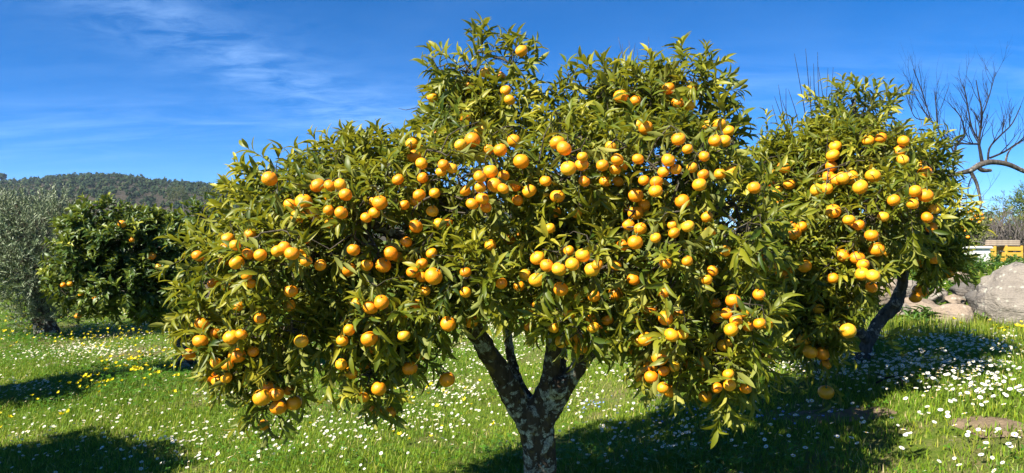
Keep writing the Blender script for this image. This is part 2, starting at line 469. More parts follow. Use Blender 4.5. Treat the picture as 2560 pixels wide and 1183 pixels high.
variants = [crown_variant(k % 3, rng) for k in range(6)]
N = 12000
fpx = rng.uniform(-700, 1500, N); ft = rng.uniform(0, 1, N) ** 0.8
fr = R0 + 20 + ft * (R1 - R0 - 12)
den = np.array([noise.fractal(Vector(((p - CX) / F * r * 0.018, r * 0.012, 3.0)), 0.8, 2.0, 4) for p, r in zip(fpx, fr)])
low_left = np.exp(-((fpx - 90) / 160) ** 2) * (1 - sstep(0.25, 0.6, ft))
keep = den > (-0.62 + 0.85 * low_left)
fpx, fr = fpx[keep], fr[keep]
V_, F_, A_, n0 = [], [], [], 0
for k in range(6):
    sel = np.arange(len(fpx)) % 6 == k
    m = sel.sum(); s = rng.gamma(6.0, 0.27, m).clip(0.6, 3.2) * (0.7 + 0.3 * fr[sel] / R1)
    ang = rng.uniform(0, 6.28, m); mats = np.zeros((m, 3, 4))
    mats[:, 0, 0] = np.cos(ang) * s; mats[:, 0, 1] = -np.sin(ang) * s; mats[:, 1, 0] = np.sin(ang) * s; mats[:, 1, 1] = np.cos(ang) * s; mats[:, 2, 2] = s
    mats[:, 0, 3] = (fpx[sel] - CX) / F * fr[sel]; mats[:, 1, 3] = fr[sel]; mats[:, 2, 3] = hill_z(fpx[sel], fr[sel]) + s * 0.8
    v, f, a = scatter(variants[k][0], variants[k][1], mats, rng.beta(1.2, 2.0, m))
    V_.append(v); F_.append(f + n0); A_.append(a); n0 += len(v)
link('forest', make_mesh('forest', np.concatenate(V_), np.concatenate(F_), None, M['pine'], np.concatenate(A_)), label='dark pine wood covering the hillside', cat='forest', kind='stuff')

# trees one can pick out along the ridge: px, top y, crown width px, height px, shape, words
RIDGE_TREES = [
    (6, 432, 22, 18, 2, 'broad dark tree on the low ridge end behind the olive'),
    (223, 430, 15, 14, 2, 'flat spreading tree on the ridge beside bare pink rock'),
    (242, 429, 8, 12, 1, 'slim tall conifer, taller of two beside the spreading ridge tree'),
    (251, 431, 6, 11, 1, 'slim conifer, shorter of two beside the spreading ridge tree'),
    (234, 434, 4, 7, 1, 'tiny conifer between spreading tree and tall conifer on the ridge'),
    (262, 437, 5, 6, 0, 'tiny round tree alone in the ridge gap'),
    (277, 434, 11, 13, 0, 'round dark tree standing at the ridge gap edge'),
    (306, 435, 14, 10, 2, 'low dark tree on the ridge top past the gap'),
    (345, 442, 10, 10, 0, 'dark round tree on the falling ridge line'),
    (366, 446, 11, 12, 0, 'rounded dark tree on the falling ridge, above the tall eucalyptus pair'),
    (391, 446, 12, 12, 1, 'pointed dark tree on the falling ridge'),
    (414, 451, 4, 6, 0, 'tiny tree on the ridge before the rocks'),
    (455, 446, 6, 8, 0, 'small round tree on the reddish rocky ridge top'),
    (492, 453, 5, 7, 0, 'small tree, first of a pair on the low ridge'),
    (501, 453, 5, 7, 0, 'small tree, second of a pair on the low ridge'),
    (534, 455, 3, 7, 1, 'thin tree spike on the low ridge by the mandarin foliage'),
    (558, 453, 6, 10, 0, 'dark tree on the ridge touching the mandarin foliage'),
    (128, 437, 30, 12, 2, 'wide flat-topped tree clump on the ridge above the olive'),
    (175, 436, 22, 12, 2, 'broad dome tree on the rising ridge'),
    (62, 445, 14, 10, 0, 'round tree on the ridge above the olive top'),
]
for px, ty, wpx, hpx_, k, words in RIDGE_TREES:
    r = R1 - 6
    zb = float(hill_z(np.array(px), np.array(r))) - 0.3
    ztop = CAMZ - (ty - CY) / F * r
    h = max(ztop - zb, hpx_ / F * r); w = wpx / F * r * 0.5
    b = ((px - CX) / F * r, r, zb)
    o = thing('ridge_tree', b, words, 'tree', 'trees picked out along the ridge')
    tb = Tubes(); tb.add([(0, 0, -0.4), (0.1, 0, h * 0.3), (0, 0, h * 0.6)], [0.22, 0.18, 0.1], 5); link('trunk', tb.mesh('trunk', M['twig']), o)
    v, f = variants[k]
    hh = h * 0.36
    vv = v / np.abs(v).max(0) * [w, w, hh] + [0, 0, h - hh]
    v2, f2 = tri_cloud(50, np.array([w, w, hh]) * 1.02, rng); v2 = v2 + [0, 0, h - hh]
    link('crown', make_mesh('crown', np.concatenate([vv, v2]), np.concatenate([f, f2 + len(vv)]), None, M['pine'], np.full(len(vv) + len(v2), rng.uniform(0.1, 0.5))), o)

# bare pink rock faces on the ridge
for px, py, w, words in ((238, 446, 12, 'largest pinkish rock outcrop under the slim conifer pair on the ridge'), (228, 442, 8, 'small pinkish rock outcrop under the flat spreading ridge tree'),
                         (302, 443, 9, 'pinkish rock outcrop under the low dark tree past the ridge gap'), (462, 455, 10, 'reddish rock outcrop under the small round tree on the low ridge'), (475, 457, 8, 'reddish rock outcrop just before the pair of small ridge trees')):
    r = R1 - 14
    c = P(px, py, r)
    bm = bmesh.new(); bmesh.ops.create_icosphere(bm, subdivisions=2, radius=1.0)
    for v in bm.verts: v.co *= 1 + 0.35 * noise.noise(v.co * 1.7 + Vector((px, 0, 0)))
    me = bpy.data.meshes.new('rock_outcrop'); bm.to_mesh(me); bm.free(); me.materials.append(M['granite_pink'])
    o = link('rock_outcrop', me, None, words, 'rock', 'rock outcrops on the ridge')
    s = w / F * r * 0.5; o.location = c - np.array([0, 0, s * 0.25]); o.scale = (s, s, s * 0.55)
    o.location.z = min(o.location.z, float(hill_z(np.array(px), np.array(r))) + s * 0.1)

# ------------------------------------------------------------------ leaves
def leaf_template(width=0.15, fold=0.22, bend=0.16, wave=0.0):
    """a pointed blade of length 1 along +Y, folded on the midrib and arched; 11 verts, 12 tris"""
    ys = [0.0, 0.24, 0.52, 0.80, 1.0]; ws = [0.0, 0.80, 1.0, 0.62, 0.0]
    v, rows = [], []
    for y, w in zip(ys, ws):
        z = -bend * (y ** 2) + 0.06 * math.sin(y * 3.1)
        x = wave * math.sin(y * 3.5)
        if w == 0: rows.append([len(v)]); v.append((x, y, z))
        else:
            ww = w * width; zz = ww * fold * 2.0
            rows.append([len(v), len(v) + 1, len(v) + 2]); v += [(x - ww, y, z + zz), (x, y, z), (x + ww, y, z + zz)]
    f = [(rows[0][0], rows[1][1], rows[1][0]), (rows[0][0], rows[1][2], rows[1][1])]
    for a, b in ((1, 2), (2, 3)):
        A, B = rows[a], rows[b]
        f += [(A[0], A[1], B[1]), (A[0], B[1], B[0]), (A[1], A[2], B[2]), (A[1], B[2], B[1])]
    A = rows[3]; f += [(A[0], A[1], rows[4][0]), (A[1], A[2], rows[4][0])]
    return np.array(v), np.array(f)


LEAVES = [leaf_template(0.125, 0.25, 0.14, 0.02), leaf_template(0.140, 0.15, 0.26, -0.03), leaf_template(0.110, 0.45, 0.36, 0.05), leaf_template(0.145, 0.30, 0.06, 0.0),
          leaf_template(0.120, 0.55, 0.50, -0.05)]
WIDE_LEAVES = [leaf_template(0.20, 0.20, 0.12, 0.02), leaf_template(0.22, 0.12, 0.24, -0.03), leaf_template(0.19, 0.35, 0.30, 0.04), leaf_template(0.21, 0.25, 0.05, 0.0),
               leaf_template(0.19, 0.40, 0.40, -0.04)]
OLIVE_LEAF = (np.array([(0, 0, 0), (0.11, 0.5, 0.02), (0, 1, -0.08), (-0.11, 0.5, 0.02)], float), np.array([(0, 1, 2), (0, 2, 3)]))


def blob_world(blobs):
    """(px, py, rx px, ry px, distance m, depth radius m) -> centres, radii in metres"""
    c = np.array([P(b[0], b[1], b[4]) for b in blobs])
    r = np.array([[b[2] / F * b[4], b[5], b[3] / F * b[4]] for b in blobs])
    return c, r


def inside_depth(p, c, r):
    """metres below the surface of the union of blobs (negative outside)"""
    best = np.full(len(p), -9.0)
    for cc, rr in zip(c, r):
        e = np.linalg.norm((p - cc) / rr, axis=1)
        best = np.maximum(best, (1 - e) * rr.min())
    return best


def sprouts(c, r, n, rg, lo=0.5, core=0.30, core_keep=0.12, back_keep=0.75, clump=0.0):
    area = (r[:, 0] * r[:, 1] + r[:, 0] * r[:, 2] + r[:, 1] * r[:, 2])
    out_p, out_d = [], []
    got = 0
    while got < n:
        k = rg.choice(len(c), size=n, p=area / area.sum())
        u = norm(rg.normal(size=(n, 3)))
        s = rg.uniform(lo ** 2, 1, n) ** 0.5
        p = c[k] + u * r[k] * s[:, None]
        d = norm(u / r[k])
        dep = inside_depth(p, c, r)
        ok = (dep < core) | (rg.uniform(size=n) < core_keep)
        ok &= (d[:, 1] < 0.35) | (rg.uniform(size=n) < back_keep)
        if clump:
            q = p / clump; nv = 0.5 * (np.sin(q[:, 0] * 6.1 + 1.7 * np.sin(q[:, 2] * 4.3)) * np.sin(q[:, 1] * 5.3 + 1.3) + np.sin(q[:, 2] * 6.7 + 1.9 * np.sin(q[:, 0] * 3.9 + q[:, 1] * 2.7)))
            ok &= (dep > 0.13) | (rg.uniform(size=n) < 0.62 + 0.75 * nv)
        out_p.append(p[ok]); out_d.append(d[ok]); got += ok.sum()
    return np.concatenate(out_p)[:n], np.concatenate(out_d)[:n]


def leaf_matrices(base, tdir, length, nleaf, size, rg, spread=(0.55, 1.05), droop=0.18, up=0.55):
    """leaves set alternately along each sprout -> (N,3,4) matrices, tone"""
    cnt = nleaf; tot = int(cnt.sum())
    idx = np.repeat(np.arange(len(base)), cnt)
    j = np.concatenate([np.arange(c) for c in cnt]); s = (j + 0.6) / cnt[idx]
    t = tdir[idx]; L = length[idx]
    ref = np.where(np.abs(t[:, 2:3]) < 0.9, np.array([[0, 0, 1.0]]), np.array([[1.0, 0, 0]]))
    e1 = norm(np.cross(t, ref)); e2 = np.cross(t, e1)
    az = j * 2.4 + rg.uniform(0, 6.28, len(base))[idx] + rg.normal(0, 0.35, tot)
    e = e1 * np.cos(az)[:, None] + e2 * np.sin(az)[:, None]
    ang = rg.uniform(*spread, tot) * (1.15 - 0.5 * s)
    pos = base[idx] + t * (L * (0.15 + 0.85 * s))[:, None]
    pos[:, 2] -= 0.10 * L * s * s
    d = norm(t * np.cos(ang)[:, None] + e * np.sin(ang)[:, None] + np.array([0, 0, -1.0]) * (droop * rg.uniform(0.2, 1.6, tot))[:, None])
    nrm = t * np.sin(ang)[:, None] - e * np.cos(ang)[:, None] + np.array([0, 0, up]) + rg.normal(0, 0.28, (tot, 3))
    nrm = norm(nrm - d * np.sum(nrm * d, 1, keepdims=True))
    side = np.cross(d, nrm)
    sc = size * rg.uniform(0.62, 1.18, tot) * (0.75 + 0.3 * np.sin(s * 3.0))
    m = np.stack([side * sc[:, None], d * sc[:, None], nrm * sc[:, None], pos], 2)
    return m, idx


def branch_tree(nodes0, bases, rg, min_r, gain, sides=4):
    """joins every sprout base to the nearest wood already there; returns tubes of twigs"""
    nodes = [np.asarray(p, float) for p in nodes0]; par = [-1] * len(nodes)
    N0 = np.array(nodes)
    d0 = np.min(np.linalg.norm(bases[:, None, :] - N0[None], axis=2), axis=1)
    order = np.argsort(d0)
    cap = len(nodes) + 4 * len(bases); arr = np.zeros((cap, 3)); arr[:len(nodes)] = N0; n = len(nodes)
    parent = np.full(cap, -1); leafs = []; chains = []
    for i in order:
        b = bases[i]
        dd = np.linalg.norm(arr[:n] - b, axis=1)
        k = int(np.argmin(dd))
        L = dd[k]; a = arr[k]
        steps = 1 if L < 0.12 else (2 if L < 0.3 else 3)
        prev = k; chain = [k]
        for s in range(1, steps + 1):
            f = s / steps
            p = a + (b - a) * f
            if s < steps: p = p + rg.normal(0, 0.06 * L, 3) + np.array([0, 0, 0.10 * L * math.sin(f * 3.14)])
            arr[n] = p; parent[n] = prev; prev = n; chain.append(n); n += 1
        chains.append(chain)
    load = np.ones(n)
    for i in range(n - 1, -1, -1):
        if parent[i] >= 0: load[parent[i]] += load[i]
    rad = np.minimum(min_r + gain * np.sqrt(load - 1), 0.03)
    tb = Tubes()
    for ch in chains:
        r = rad[ch].copy(); r[0] = min(r[0], r[1] * 1.25)
        tb.add(arr[ch], r, sides, cap=False)
    return tb


FRUIT_MESH = []
for k in range(4):
    V, Q, T = [], [], []
    nu, nvv = 16, 10; rg_ = np.random.default_rng(50 + k)
    ph = rg_.uniform(0, 6.28, 3)
    for i in range(1, nvv):
        th = math.pi * i / nvv
        for j in range(nu):
            a = 2 * math.pi * j / nu
            rr = 1 + 0.02 * math.sin(3 * a + ph[0]) + 0.025 * math.sin(2 * a + ph[1] + th)
            x, y, z = math.sin(th) * math.cos(a) * rr, math.sin(th) * math.sin(a) * rr, math.cos(th)
            z = z * (0.84 + 0.03 * k) - 0.10 * math.exp(-(math.sin(th) / 0.28) ** 2) * (1 if z > 0 else -0.8)
            z += 0.05 * max(z, 0) * math.sin(5 * a + ph[2]) * math.sin(th)
            V.append((x, y, z))
    top = len(V); V.append((0, 0, 0.74)); bot = len(V); V.append((0, 0, -0.78))
    for i in range(nvv - 2):
        for j in range(nu):
            Q.append((i * nu + j, (i + 1) * nu + j, (i + 1) * nu + (j + 1) % nu, i * nu + (j + 1) % nu))
    for j in range(nu):
        T.append((top, j, (j + 1) % nu)); T.append((bot, (nvv - 2) * nu + (j + 1) % nu, (nvv - 2) * nu + j))
    FRUIT_MESH.append(make_mesh('mandarin', np.array(V), np.array(T), np.array(Q), M['fruit']))
tb = Tubes(); tb.add([(0, 0, 0.70), (0, 0, 0.80), (0.02, 0.0, 0.95), (0.10, 0.03, 1.35)], [0.22, 0.14, 0.06, 0.05], 5); STALK_MESH = tb.mesh('stalk', M['stalk'])


def first_hit(px, py, c, r):
    o = np.array([0, 0, CAMZ]); d = np.array([(px - CX) / F, 1.0, -(py - CY) / F])
    best = None
    for cc, rr in zip(c, r):
        oo, dd = (o - cc) / rr, d / rr
        A, B, Cc = dd @ dd, oo @ dd, oo @ oo - 1
        disc = B * B - A * Cc
        if disc > 0:
            t = (-B - math.sqrt(disc)) / A
            if best is None or t < best: best = t
    if best is None:
        q = [abs(px - project(cc)[0]) + abs(py - project(cc)[1]) for cc in c]
        best = c[int(np.argmin(q))][1]
    return best


def place_fruit(spots, c, r, rg, min_px, out=0.03):
    res = []
    for px, py, rp in spots:
        small = rp < min_px
        d = first_hit(px, py, c, r) - out + (rg.uniform(0.06, 0.14) if small else rg.uniform(-0.03, 0.05))
        d0 = first_hit(px, py, c, r)
        rad = max(rp, min_px) / F * d * rg.uniform(0.97, 1.05)
        p = P(px, py, d)
        for _ in range(40):
            bad = [1 for (q_, rq, _, _) in res if np.linalg.norm(q_ - p) < 0.93 * (rq + rad)]
            if not bad: break
            d += 0.012 if small or _ > 6 else -0.008
            p = P(px, py, d)
        res.append((p, rad, small, (px, py)))
    return res


def build_citrus(name, label, group, base, blobs, n_sprout, size, rg, mat, limbs, fruits, templates=LEAVES, trunk_voxel=0.008, n_parts=300,
                 sprout_len=(0.11, 0.24), nl=(7, 12), upbias=0.30, min_px=13, extra_sprouts=(), extra_twigs=(), bark='bark', sun_tone=0.25, lean=(0, 0, 0), fruit_name='mandarin', back_keep=0.75, core=0.30, rough_d=0.35, clump=0.55, clear=()):
    root = thing(name, base, label, 'tree', group)
    org = np.array(base)
    # trunk and limbs: one body
    tb = Tubes(); nodes = []
    for lim in limbs:
        path = smooth_path(lim, max(8, 5 * len(lim)))
        tb.add(path[:, :3] - org, path[:, 3], 12)
        nodes += list(path[::2, :3])
    me = tb.mesh('trunk', M[bark])
    o = link('trunk', me, root)
    md = o.modifiers.new('weld', 'REMESH'); md.mode = 'VOXEL'; md.voxel_size = trunk_voxel; md.use_smooth_shade = True
    md = o.modifiers.new('soften', 'SMOOTH'); md.factor = 0.5; md.iterations = 4
    tx = bpy.data.textures.new('bark_lumps', 'CLOUDS'); tx.noise_scale = 0.05; tx.noise_depth = 3
    md = o.modifiers.new('lumps', 'DISPLACE'); md.texture = tx; md.strength = 0.022 * trunk_voxel / 0.008; md.mid_level = 0.5
    # sprouts
    c, r = blob_world(blobs)
    p, dr = sprouts(c, r, n_sprout, rg, core=core, back_keep=back_keep, clump=clump)
    td = norm(dr + np.array([0, 0, upbias]) + np.array(lean) + rg.normal(0, rough_d, p.shape))
    # spilling sprouts hang at the crown's underside
    low = dr[:, 2] < -0.35
    td[low] = norm(dr[low] + np.array([0, 0, -0.25]) + rg.normal(0, 0.3, (low.sum(), 3)))
    L = rg.uniform(*sprout_len, len(p)); p = p - td * L[:, None] * 0.5
    ex_p, ex_d, ex_l = [], [], []
    for (px, py, d, px2, py2, ln) in extra_sprouts:
        a, b = P(px, py, d), P(px2, py2, d + rg.uniform(-0.05, 0.05))
        ex_p.append(a); ex_d.append(norm(b - a)); ex_l.append(np.linalg.norm(b - a))
    fr = place_fruit(fruits, c, r, rg, min_px)
    for (fp, rad, small, _) in fr:                      # the shoot each fruit hangs from
        a = fp + np.array([rg.uniform(-0.03, 0.03), rg.uniform(0.04, 0.10), rad + rg.uniform(0.03, 0.07)])
        ex_p.append(a); ex_d.append(norm(np.array([rg.uniform(-0.7, 0.7), rg.uniform(-0.2, 0.5), rg.uniform(-0.9, 0.3)]))); ex_l.append(rg.uniform(0.06, 0.12))
    if ex_p:
        p = np.concatenate([p, np.array(ex_p)]); td = np.concatenate([td, np.array(ex_d)]); L = np.concatenate([L, np.array(ex_l)])
    cnt = np.maximum(3, np.round(L / np.mean(sprout_len) * rg.uniform(nl[0], nl[1], len(p))).astype(int))
    m, idx = leaf_matrices(p, td, L, cnt, size, rg, up=0.85)
    N = len(m)
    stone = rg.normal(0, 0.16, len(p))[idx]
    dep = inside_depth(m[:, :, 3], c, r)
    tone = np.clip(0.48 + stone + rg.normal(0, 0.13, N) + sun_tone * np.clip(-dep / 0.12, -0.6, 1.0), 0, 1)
    # leaves that grow into a fruit, or would wholly cover one that shows in the photograph, are left off
    ctr = m[:, :, 3] + 0.5 * m[:, :, 1]
    keep = np.ones(N, bool); lx, ly = project(ctr)
    for (fp, rad, small, (fx, fy)) in fr:
        dist = np.linalg.norm(ctr - fp, axis=1)
        keep &= dist > rad * 1.05
        front = ctr[:, 1] < fp[1]
        rp = rad / fp[1] * F
        near = (np.hypot(lx - fx, ly - fy) < rp * 1.05) & front
        keep &= ~(near & (rg.uniform(size=N) < (0.22 if small else 0.54)))
    for (gx_, gy_, gr_, gd_) in clear:                  # the gap through which the trunk shows
        keep &= ~((np.hypot(lx - gx_, ly - gy_) < gr_) & (ctr[:, 1] < gd_))
    m, tone, ctr = m[keep], tone[keep], ctr[keep]
    kind = rg.integers(0, len(templates), len(m))
    # the leaves that show largest become parts of their own
    px, py = project(ctr)
    facing = np.abs(np.sum(m[:, :, 2] * norm(ctr - np.array([0, 0, CAMZ])), 1)) * np.linalg.norm(m[:, :, 1], axis=1) / ctr[:, 1]
    cell = (np.floor(px / 14).astype(int) * 100003 + np.floor(py / 14).astype(int))
    o1 = np.lexsort((ctr[:, 1], cell)); first = np.ones(len(o1), bool); first[1:] = cell[o1][1:] != cell[o1][:-1]
    cand = o1[first]; cand = cand[(px[cand] > 5) & (px[cand] < 2555) & (py[cand] > 5) & (py[cand] < 1178)]
    cand = cand[np.argsort(-facing[cand])][:n_parts]
    single = np.zeros(len(m), bool); single[cand] = True
    V_, F_, A_, n0 = [], [], [], 0
    for k, (tv, tf) in enumerate(templates):
        s = (kind == k) & ~single
        if not s.any(): continue
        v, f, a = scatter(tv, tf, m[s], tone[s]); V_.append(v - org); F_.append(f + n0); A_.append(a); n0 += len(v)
    link('foliage', make_mesh('foliage', np.concatenate(V_), np.concatenate(F_), None, mat, np.concatenate(A_)), root, kind='stuff')
    lm = {}
    for i in cand:
        key = (int(kind[i]), int(tone[i] * 5))
        if key not in lm:
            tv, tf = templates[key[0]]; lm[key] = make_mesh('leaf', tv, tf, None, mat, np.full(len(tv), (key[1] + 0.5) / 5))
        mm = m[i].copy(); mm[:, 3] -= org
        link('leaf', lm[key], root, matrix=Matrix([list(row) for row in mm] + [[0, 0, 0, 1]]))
    # wood between limbs and sprouts, then the sprout axes
    tw = branch_tree(nodes, p, rg, 0.0016, 0.0011)
    for a, d, l in zip(p, td, L):
        e = a + d * l * 0.95; mid = a + d * l * 0.5; e[2] -= 0.08 * l
        tw.add([a, mid, e], [0.0017, 0.0013, 0.0006], 3, cap=False)
    for pts, r0 in extra_twigs:
        pts = np.asarray(pts); tw.add(pts, np.linspace(r0, r0 * 0.35, len(pts)), 4)
    tw.v = [x - org for x in tw.v]
    link('branchwork', tw.mesh('branchwork', M['twig']), root, kind='stuff')
    for (fp, rad, small, _) in fr:
        tilt = Matrix.Rotation(rg.uniform(-0.6, 0.6), 4, 'X') @ Matrix.Rotation(rg.uniform(-0.6, 0.6), 4, 'Y') @ Matrix.Rotation(rg.uniform(0, 6.28), 4, 'Z')
        mt = Matrix.Translation(Vector(fp - org)) @ tilt @ Matrix.Scale(float(rad * 1.10), 4)
        f = link(fruit_name, FRUIT_MESH[rg.integers(0, 4)], root, matrix=mt)
        link('stalk', STALK_MESH, f)
    return root


def lm(*pts):
    """limb from (px, py, distance, radius m)"""
    return np.array([[*P(a, b, d), r] for a, b, d, r in pts])


# ------------------------------------------------------------------ the mandarin tree
MAIN_FRUIT = [(674,447,18),(795,464,17),(825,464,14),(851,462,15),(864,487,15),(825,492,11),(759,505,19),(725,512,15),(746,542,18),(779,533,17),(822,526,13),(853,532,15),(826,558,10),
(569,600,17),(561,620,13),(588,613,13),(625,586,11),(495,640,14),(592,657,18),(620,635,11),(651,638,15),(693,628,14),(711,620,16),(730,634,16),(762,598,12),(756,626,11),(764,651,15),(801,663,14),
(873,675,17),(884,625,15),(573,712,19),(626,708,11),(727,728,16),(533,708,9),(617,688,9),(560,653,10),(506,811,17),(501,853,18),(473,886,15),(579,843,19),(603,836,13),(539,832,10),(593,889,19),
(569,913,13),(540,908,14),(523,941,16),(545,953,15),(566,945,14),(753,853,16),(655,994,20),(670,968,15),(691,985,18),(696,1019,19),(735,1007,18),(723,975,13),(660,1063,10),(853,911,13),(878,933,16),
(650,796,10),(724,764,10),(633,879,9),(596,764,8),(856,852,14),(873,825,14),
(1036,392,17),(1030,359,15),(1056,377,13),(1054,409,14),(1094,336,10),(1181,350,18),(1205,325,18),(1152,362,15),(1246,333,12),(1251,375,16),(1285,353,16),(1304,334,10),(1303,404,18),(1221,374,11),
(1109,412,13),(1130,421,11),(1103,430,12),(995,449,14),(1057,445,12),(1226,429,17),(1200,442,15),(1200,469,13),(1237,463,17),(1258,472,14),(1260,439,12),(1323,477,17),(1288,466,9),(950,507,17),
(936,503,12),(1048,488,14),(1039,504,11),(1011,513,11),(1081,528,14),(1206,497,15),(1215,518,13),(1181,510,15),(1039,566,16),(1098,560,15),(1119,557,11),(916,544,10),(936,532,9),(1274,599,15),
(1300,587,9),(977,634,16),(1079,633,13),(1016,605,10),(1226,613,7),(1087,483,9),(1163,477,8),(1294,501,9),(958,663,19),(993,642,11),(917,663,14),(1055,659,13),(1032,681,15),(1055,693,12),(1084,691,20),
(1062,728,10),(1164,681,9),(926,769,17),(954,756,17),(893,758,9),(1014,782,11),(1040,763,11),(1120,810,18),(1179,804,16),(1010,839,15),(924,847,19),(926,873,14),(1051,888,9),(1025,921,18),(1118,949,19),
(947,972,17),(908,994,13),(939,1025,15),(973,1031,16),(911,914,12),(1254,709,14),(1313,687,14),(1298,715,12),(1341,700,17),(1332,771,15),(1324,817,10),(1164,731,8),
(1304,128,14),(1552,241,16),(1589,252,12),(1671,222,15),(1731,218,11),(1694,257,14),(1721,263,15),(1799,311,15),(1770,314,12),(1822,328,12),(1788,352,15),(1811,353,16),(1696,348,16),(1614,320,16),
(1596,313,9),(1527,366,12),(1394,357,17),(1410,371,17),(1456,392,13),(1454,412,16),(1421,421,18),(1506,414,14),(1543,399,15),(1538,424,13),(1557,413,10),(1595,398,14),(1671,401,16),(1719,373,13),
(1761,391,13),(1800,435,14),(1829,428,14),(1758,437,13),(1730,419,9),(1749,462,16),(1461,453,14),(1394,491,18),(1364,453,14),(1609,451,13),(1641,455,15),(1639,478,15),(1589,488,18),(1513,454,9),(1545,454,9),
(1659,430,10),(1690,424,9),(1886,470,14),(1081,243,14),(1213,182,9),(1250,192,9),(1174,218,9),(1264,226,11),(1274,250,13),(1210,236,10),(1162,294,10),
(1387,531,14),(1442,533,13),(1563,516,16),(1609,515,15),(1589,533,18),(1571,562,15),(1601,572,16),(1588,606,17),(1557,613,14),(1639,595,13),(1706,504,17),(1720,566,15),(1685,583,14),(1682,563,11),
(1767,543,13),(1775,580,12),(1375,571,13),(1344,645,17),(1367,664,15),(1397,673,17),(1422,627,10),(1431,661,16),(1457,639,18),(1480,674,17),(1493,662,13),(1583,699,14),(1664,658,14),(1540,664,9),
(1402,723,17),(1484,740,15),(1539,734,17),(1531,749,12),(1624,773,18),(1659,732,11),(1664,796,17),(1694,781,13),(1423,787,10),(1782,677,10),(1718,653,8),(1449,744,8),(1796,787,8),
(1589,801,14),(1519,801,14),(1511,820,10),(1483,819,14),(1478,795,10),(1384,820,12),(1406,853,18),(1443,843,17),(1451,872,16),(1679,838,17),(1613,848,17),(1594,853,14),(1564,845,11),(1572,877,12),
(1649,894,19),(1626,917,16),(1628,943,16),(1599,944,8),(1686,917,13),(1660,928,9),(1721,910,14),(1756,907,14),(1658,970,14),(1674,978,16),(1833,753,18),(1898,737,15),(1861,782,12),(1790,796,12),(1816,784,13),
(1840,801,15),(1828,825,16),(1812,862,17),(1780,869,9),(1899,809,14),(1919,812,9),(1870,817,9),(1821,936,13),(1824,963,14),(1792,970,13),(1758,950,12),(1763,991,16),(1864,971,10),(1894,906,11),(1914,890,10),
(1787,758,8),(1707,835,8),(1813,628,13),(1767,700,8)]

MAIN_BLOBS = [(690,460,85,50,3.75,.32),(640,520,70,60,3.65,.3),(870,405,110,45,3.85,.4),(780,500,130,80,3.7,.5),(575,640,85,80,3.55,.4),(540,760,65,60,3.5,.33),(560,860,52,60,3.42,.25),(680,990,42,55,3.35,.17),(640,900,70,60,3.4,.25),
(760,640,150,120,3.5,.6),(720,800,130,90,3.45,.45),(850,860,90,80,3.4,.32),(935,950,58,70,3.35,.2),(960,560,160,150,3.6,.62),(1000,430,100,80,3.75,.5),(980,770,115,90,3.4,.42),(1020,880,45,50,3.4,.2),
(1150,300,85,75,3.8,.35),(1165,190,75,55,3.85,.28),(1205,120,22,40,3.85,.1),(1285,160,40,50,3.85,.16),(1260,270,70,70,3.8,.3),(1200,470,180,130,3.58,.66),(1180,680,150,100,3.45,.56),(1110,770,70,55,3.4,.35),
(1400,290,45,80,3.85,.35),(1430,210,20,30,3.85,.12),(1500,240,50,60,3.8,.3),(1580,250,80,70,3.8,.4),(1710,240,85,85,3.8,.36),(1430,430,150,130,3.56,.68),(1430,650,150,110,3.40,.58),(1440,790,85,45,3.25,.33),
(1640,440,170,130,3.5,.68),(1640,640,150,130,3.3,.58),(1660,830,95,75,3.15,.38),(1660,930,50,40,3.05,.2),(1790,360,60,80,3.6,.38),(1800,560,120,150,3.35,.6),(1830,780,75,100,3.15,.42),(1800,920,65,65,3.05,.22),(1795,990,30,35,3.03,.1),(1880,880,40,60,3.12,.2)]
MAIN_LIMBS = [
    lm((1352, 1310, 3.80, .125), (1352, 1262, 3.80, .098), (1350, 1183, 3.80, .086), (1346, 1110, 3.80, .086), (1338, 1045, 3.80, .100), (1335, 1010, 3.80, .092)),
    lm((1330, 1060, 3.79, .080), (1292, 1005, 3.77, .066), (1250, 930, 3.73, .056), (1213, 870, 3.68, .050), (1176, 805, 3.62, .046), (1110, 700, 3.56, .036), (1000, 590, 3.55, .027), (860, 540, 3.60, .018), (720, 500, 3.66, .010)),
    lm((1330, 1020, 3.84, .050), (1303, 975, 3.90, .036), (1284, 921, 3.96, .028), (1268, 831, 4.02, .026), (1262, 700, 4.0, .022), (1230, 500, 3.92, .017), (1200, 300, 3.86, .011), (1195, 150, 3.85, .005)),
    lm((1348, 1050, 3.78, .084), (1366, 985, 3.76, .062), (1378, 930, 3.74, .046), (1386, 860, 3.72, .040), (1400, 740, 3.66, .034), (1430, 560, 3.66, .026), (1500, 400, 3.74, .018), (1560, 280, 3.80, .009)),
    lm((1372, 1000, 3.82, .055), (1397, 930, 3.88, .036), (1408, 850, 3.95, .031), (1450, 700, 4.0, .025), (1590, 480, 3.9, .018), (1720, 300, 3.85, .009)),
    lm((1366, 1030, 3.79, .070), (1402, 975, 3.76, .058), (1440, 925, 3.72, .043), (1480, 875, 3.68, .037), (1540, 800, 3.62, .031), (1640, 680, 3.50, .024), (1760, 600, 3.42, .016), (1820, 560, 3.36, .009)),
    lm((1392, 990, 3.72, .030), (1397, 968, 3.69, .048), (1402, 950, 3.68, .022)),
    lm((1176, 805, 3.62, .034), (1060, 760, 3.50, .022), (900, 780, 3.42, .015), (760, 850, 3.38, .009), (690, 960, 3.36, .005)),
    lm((1110, 700, 3.56, .026), (900, 640, 3.45, .016), (700, 640, 3.46, .010), (560, 660, 3.52, .006)),
    lm((1540, 800, 3.62, .022), (1660, 820, 3.30, .014), (1780, 880, 3.10, .008), (1800, 960, 3.04, .005)),
]
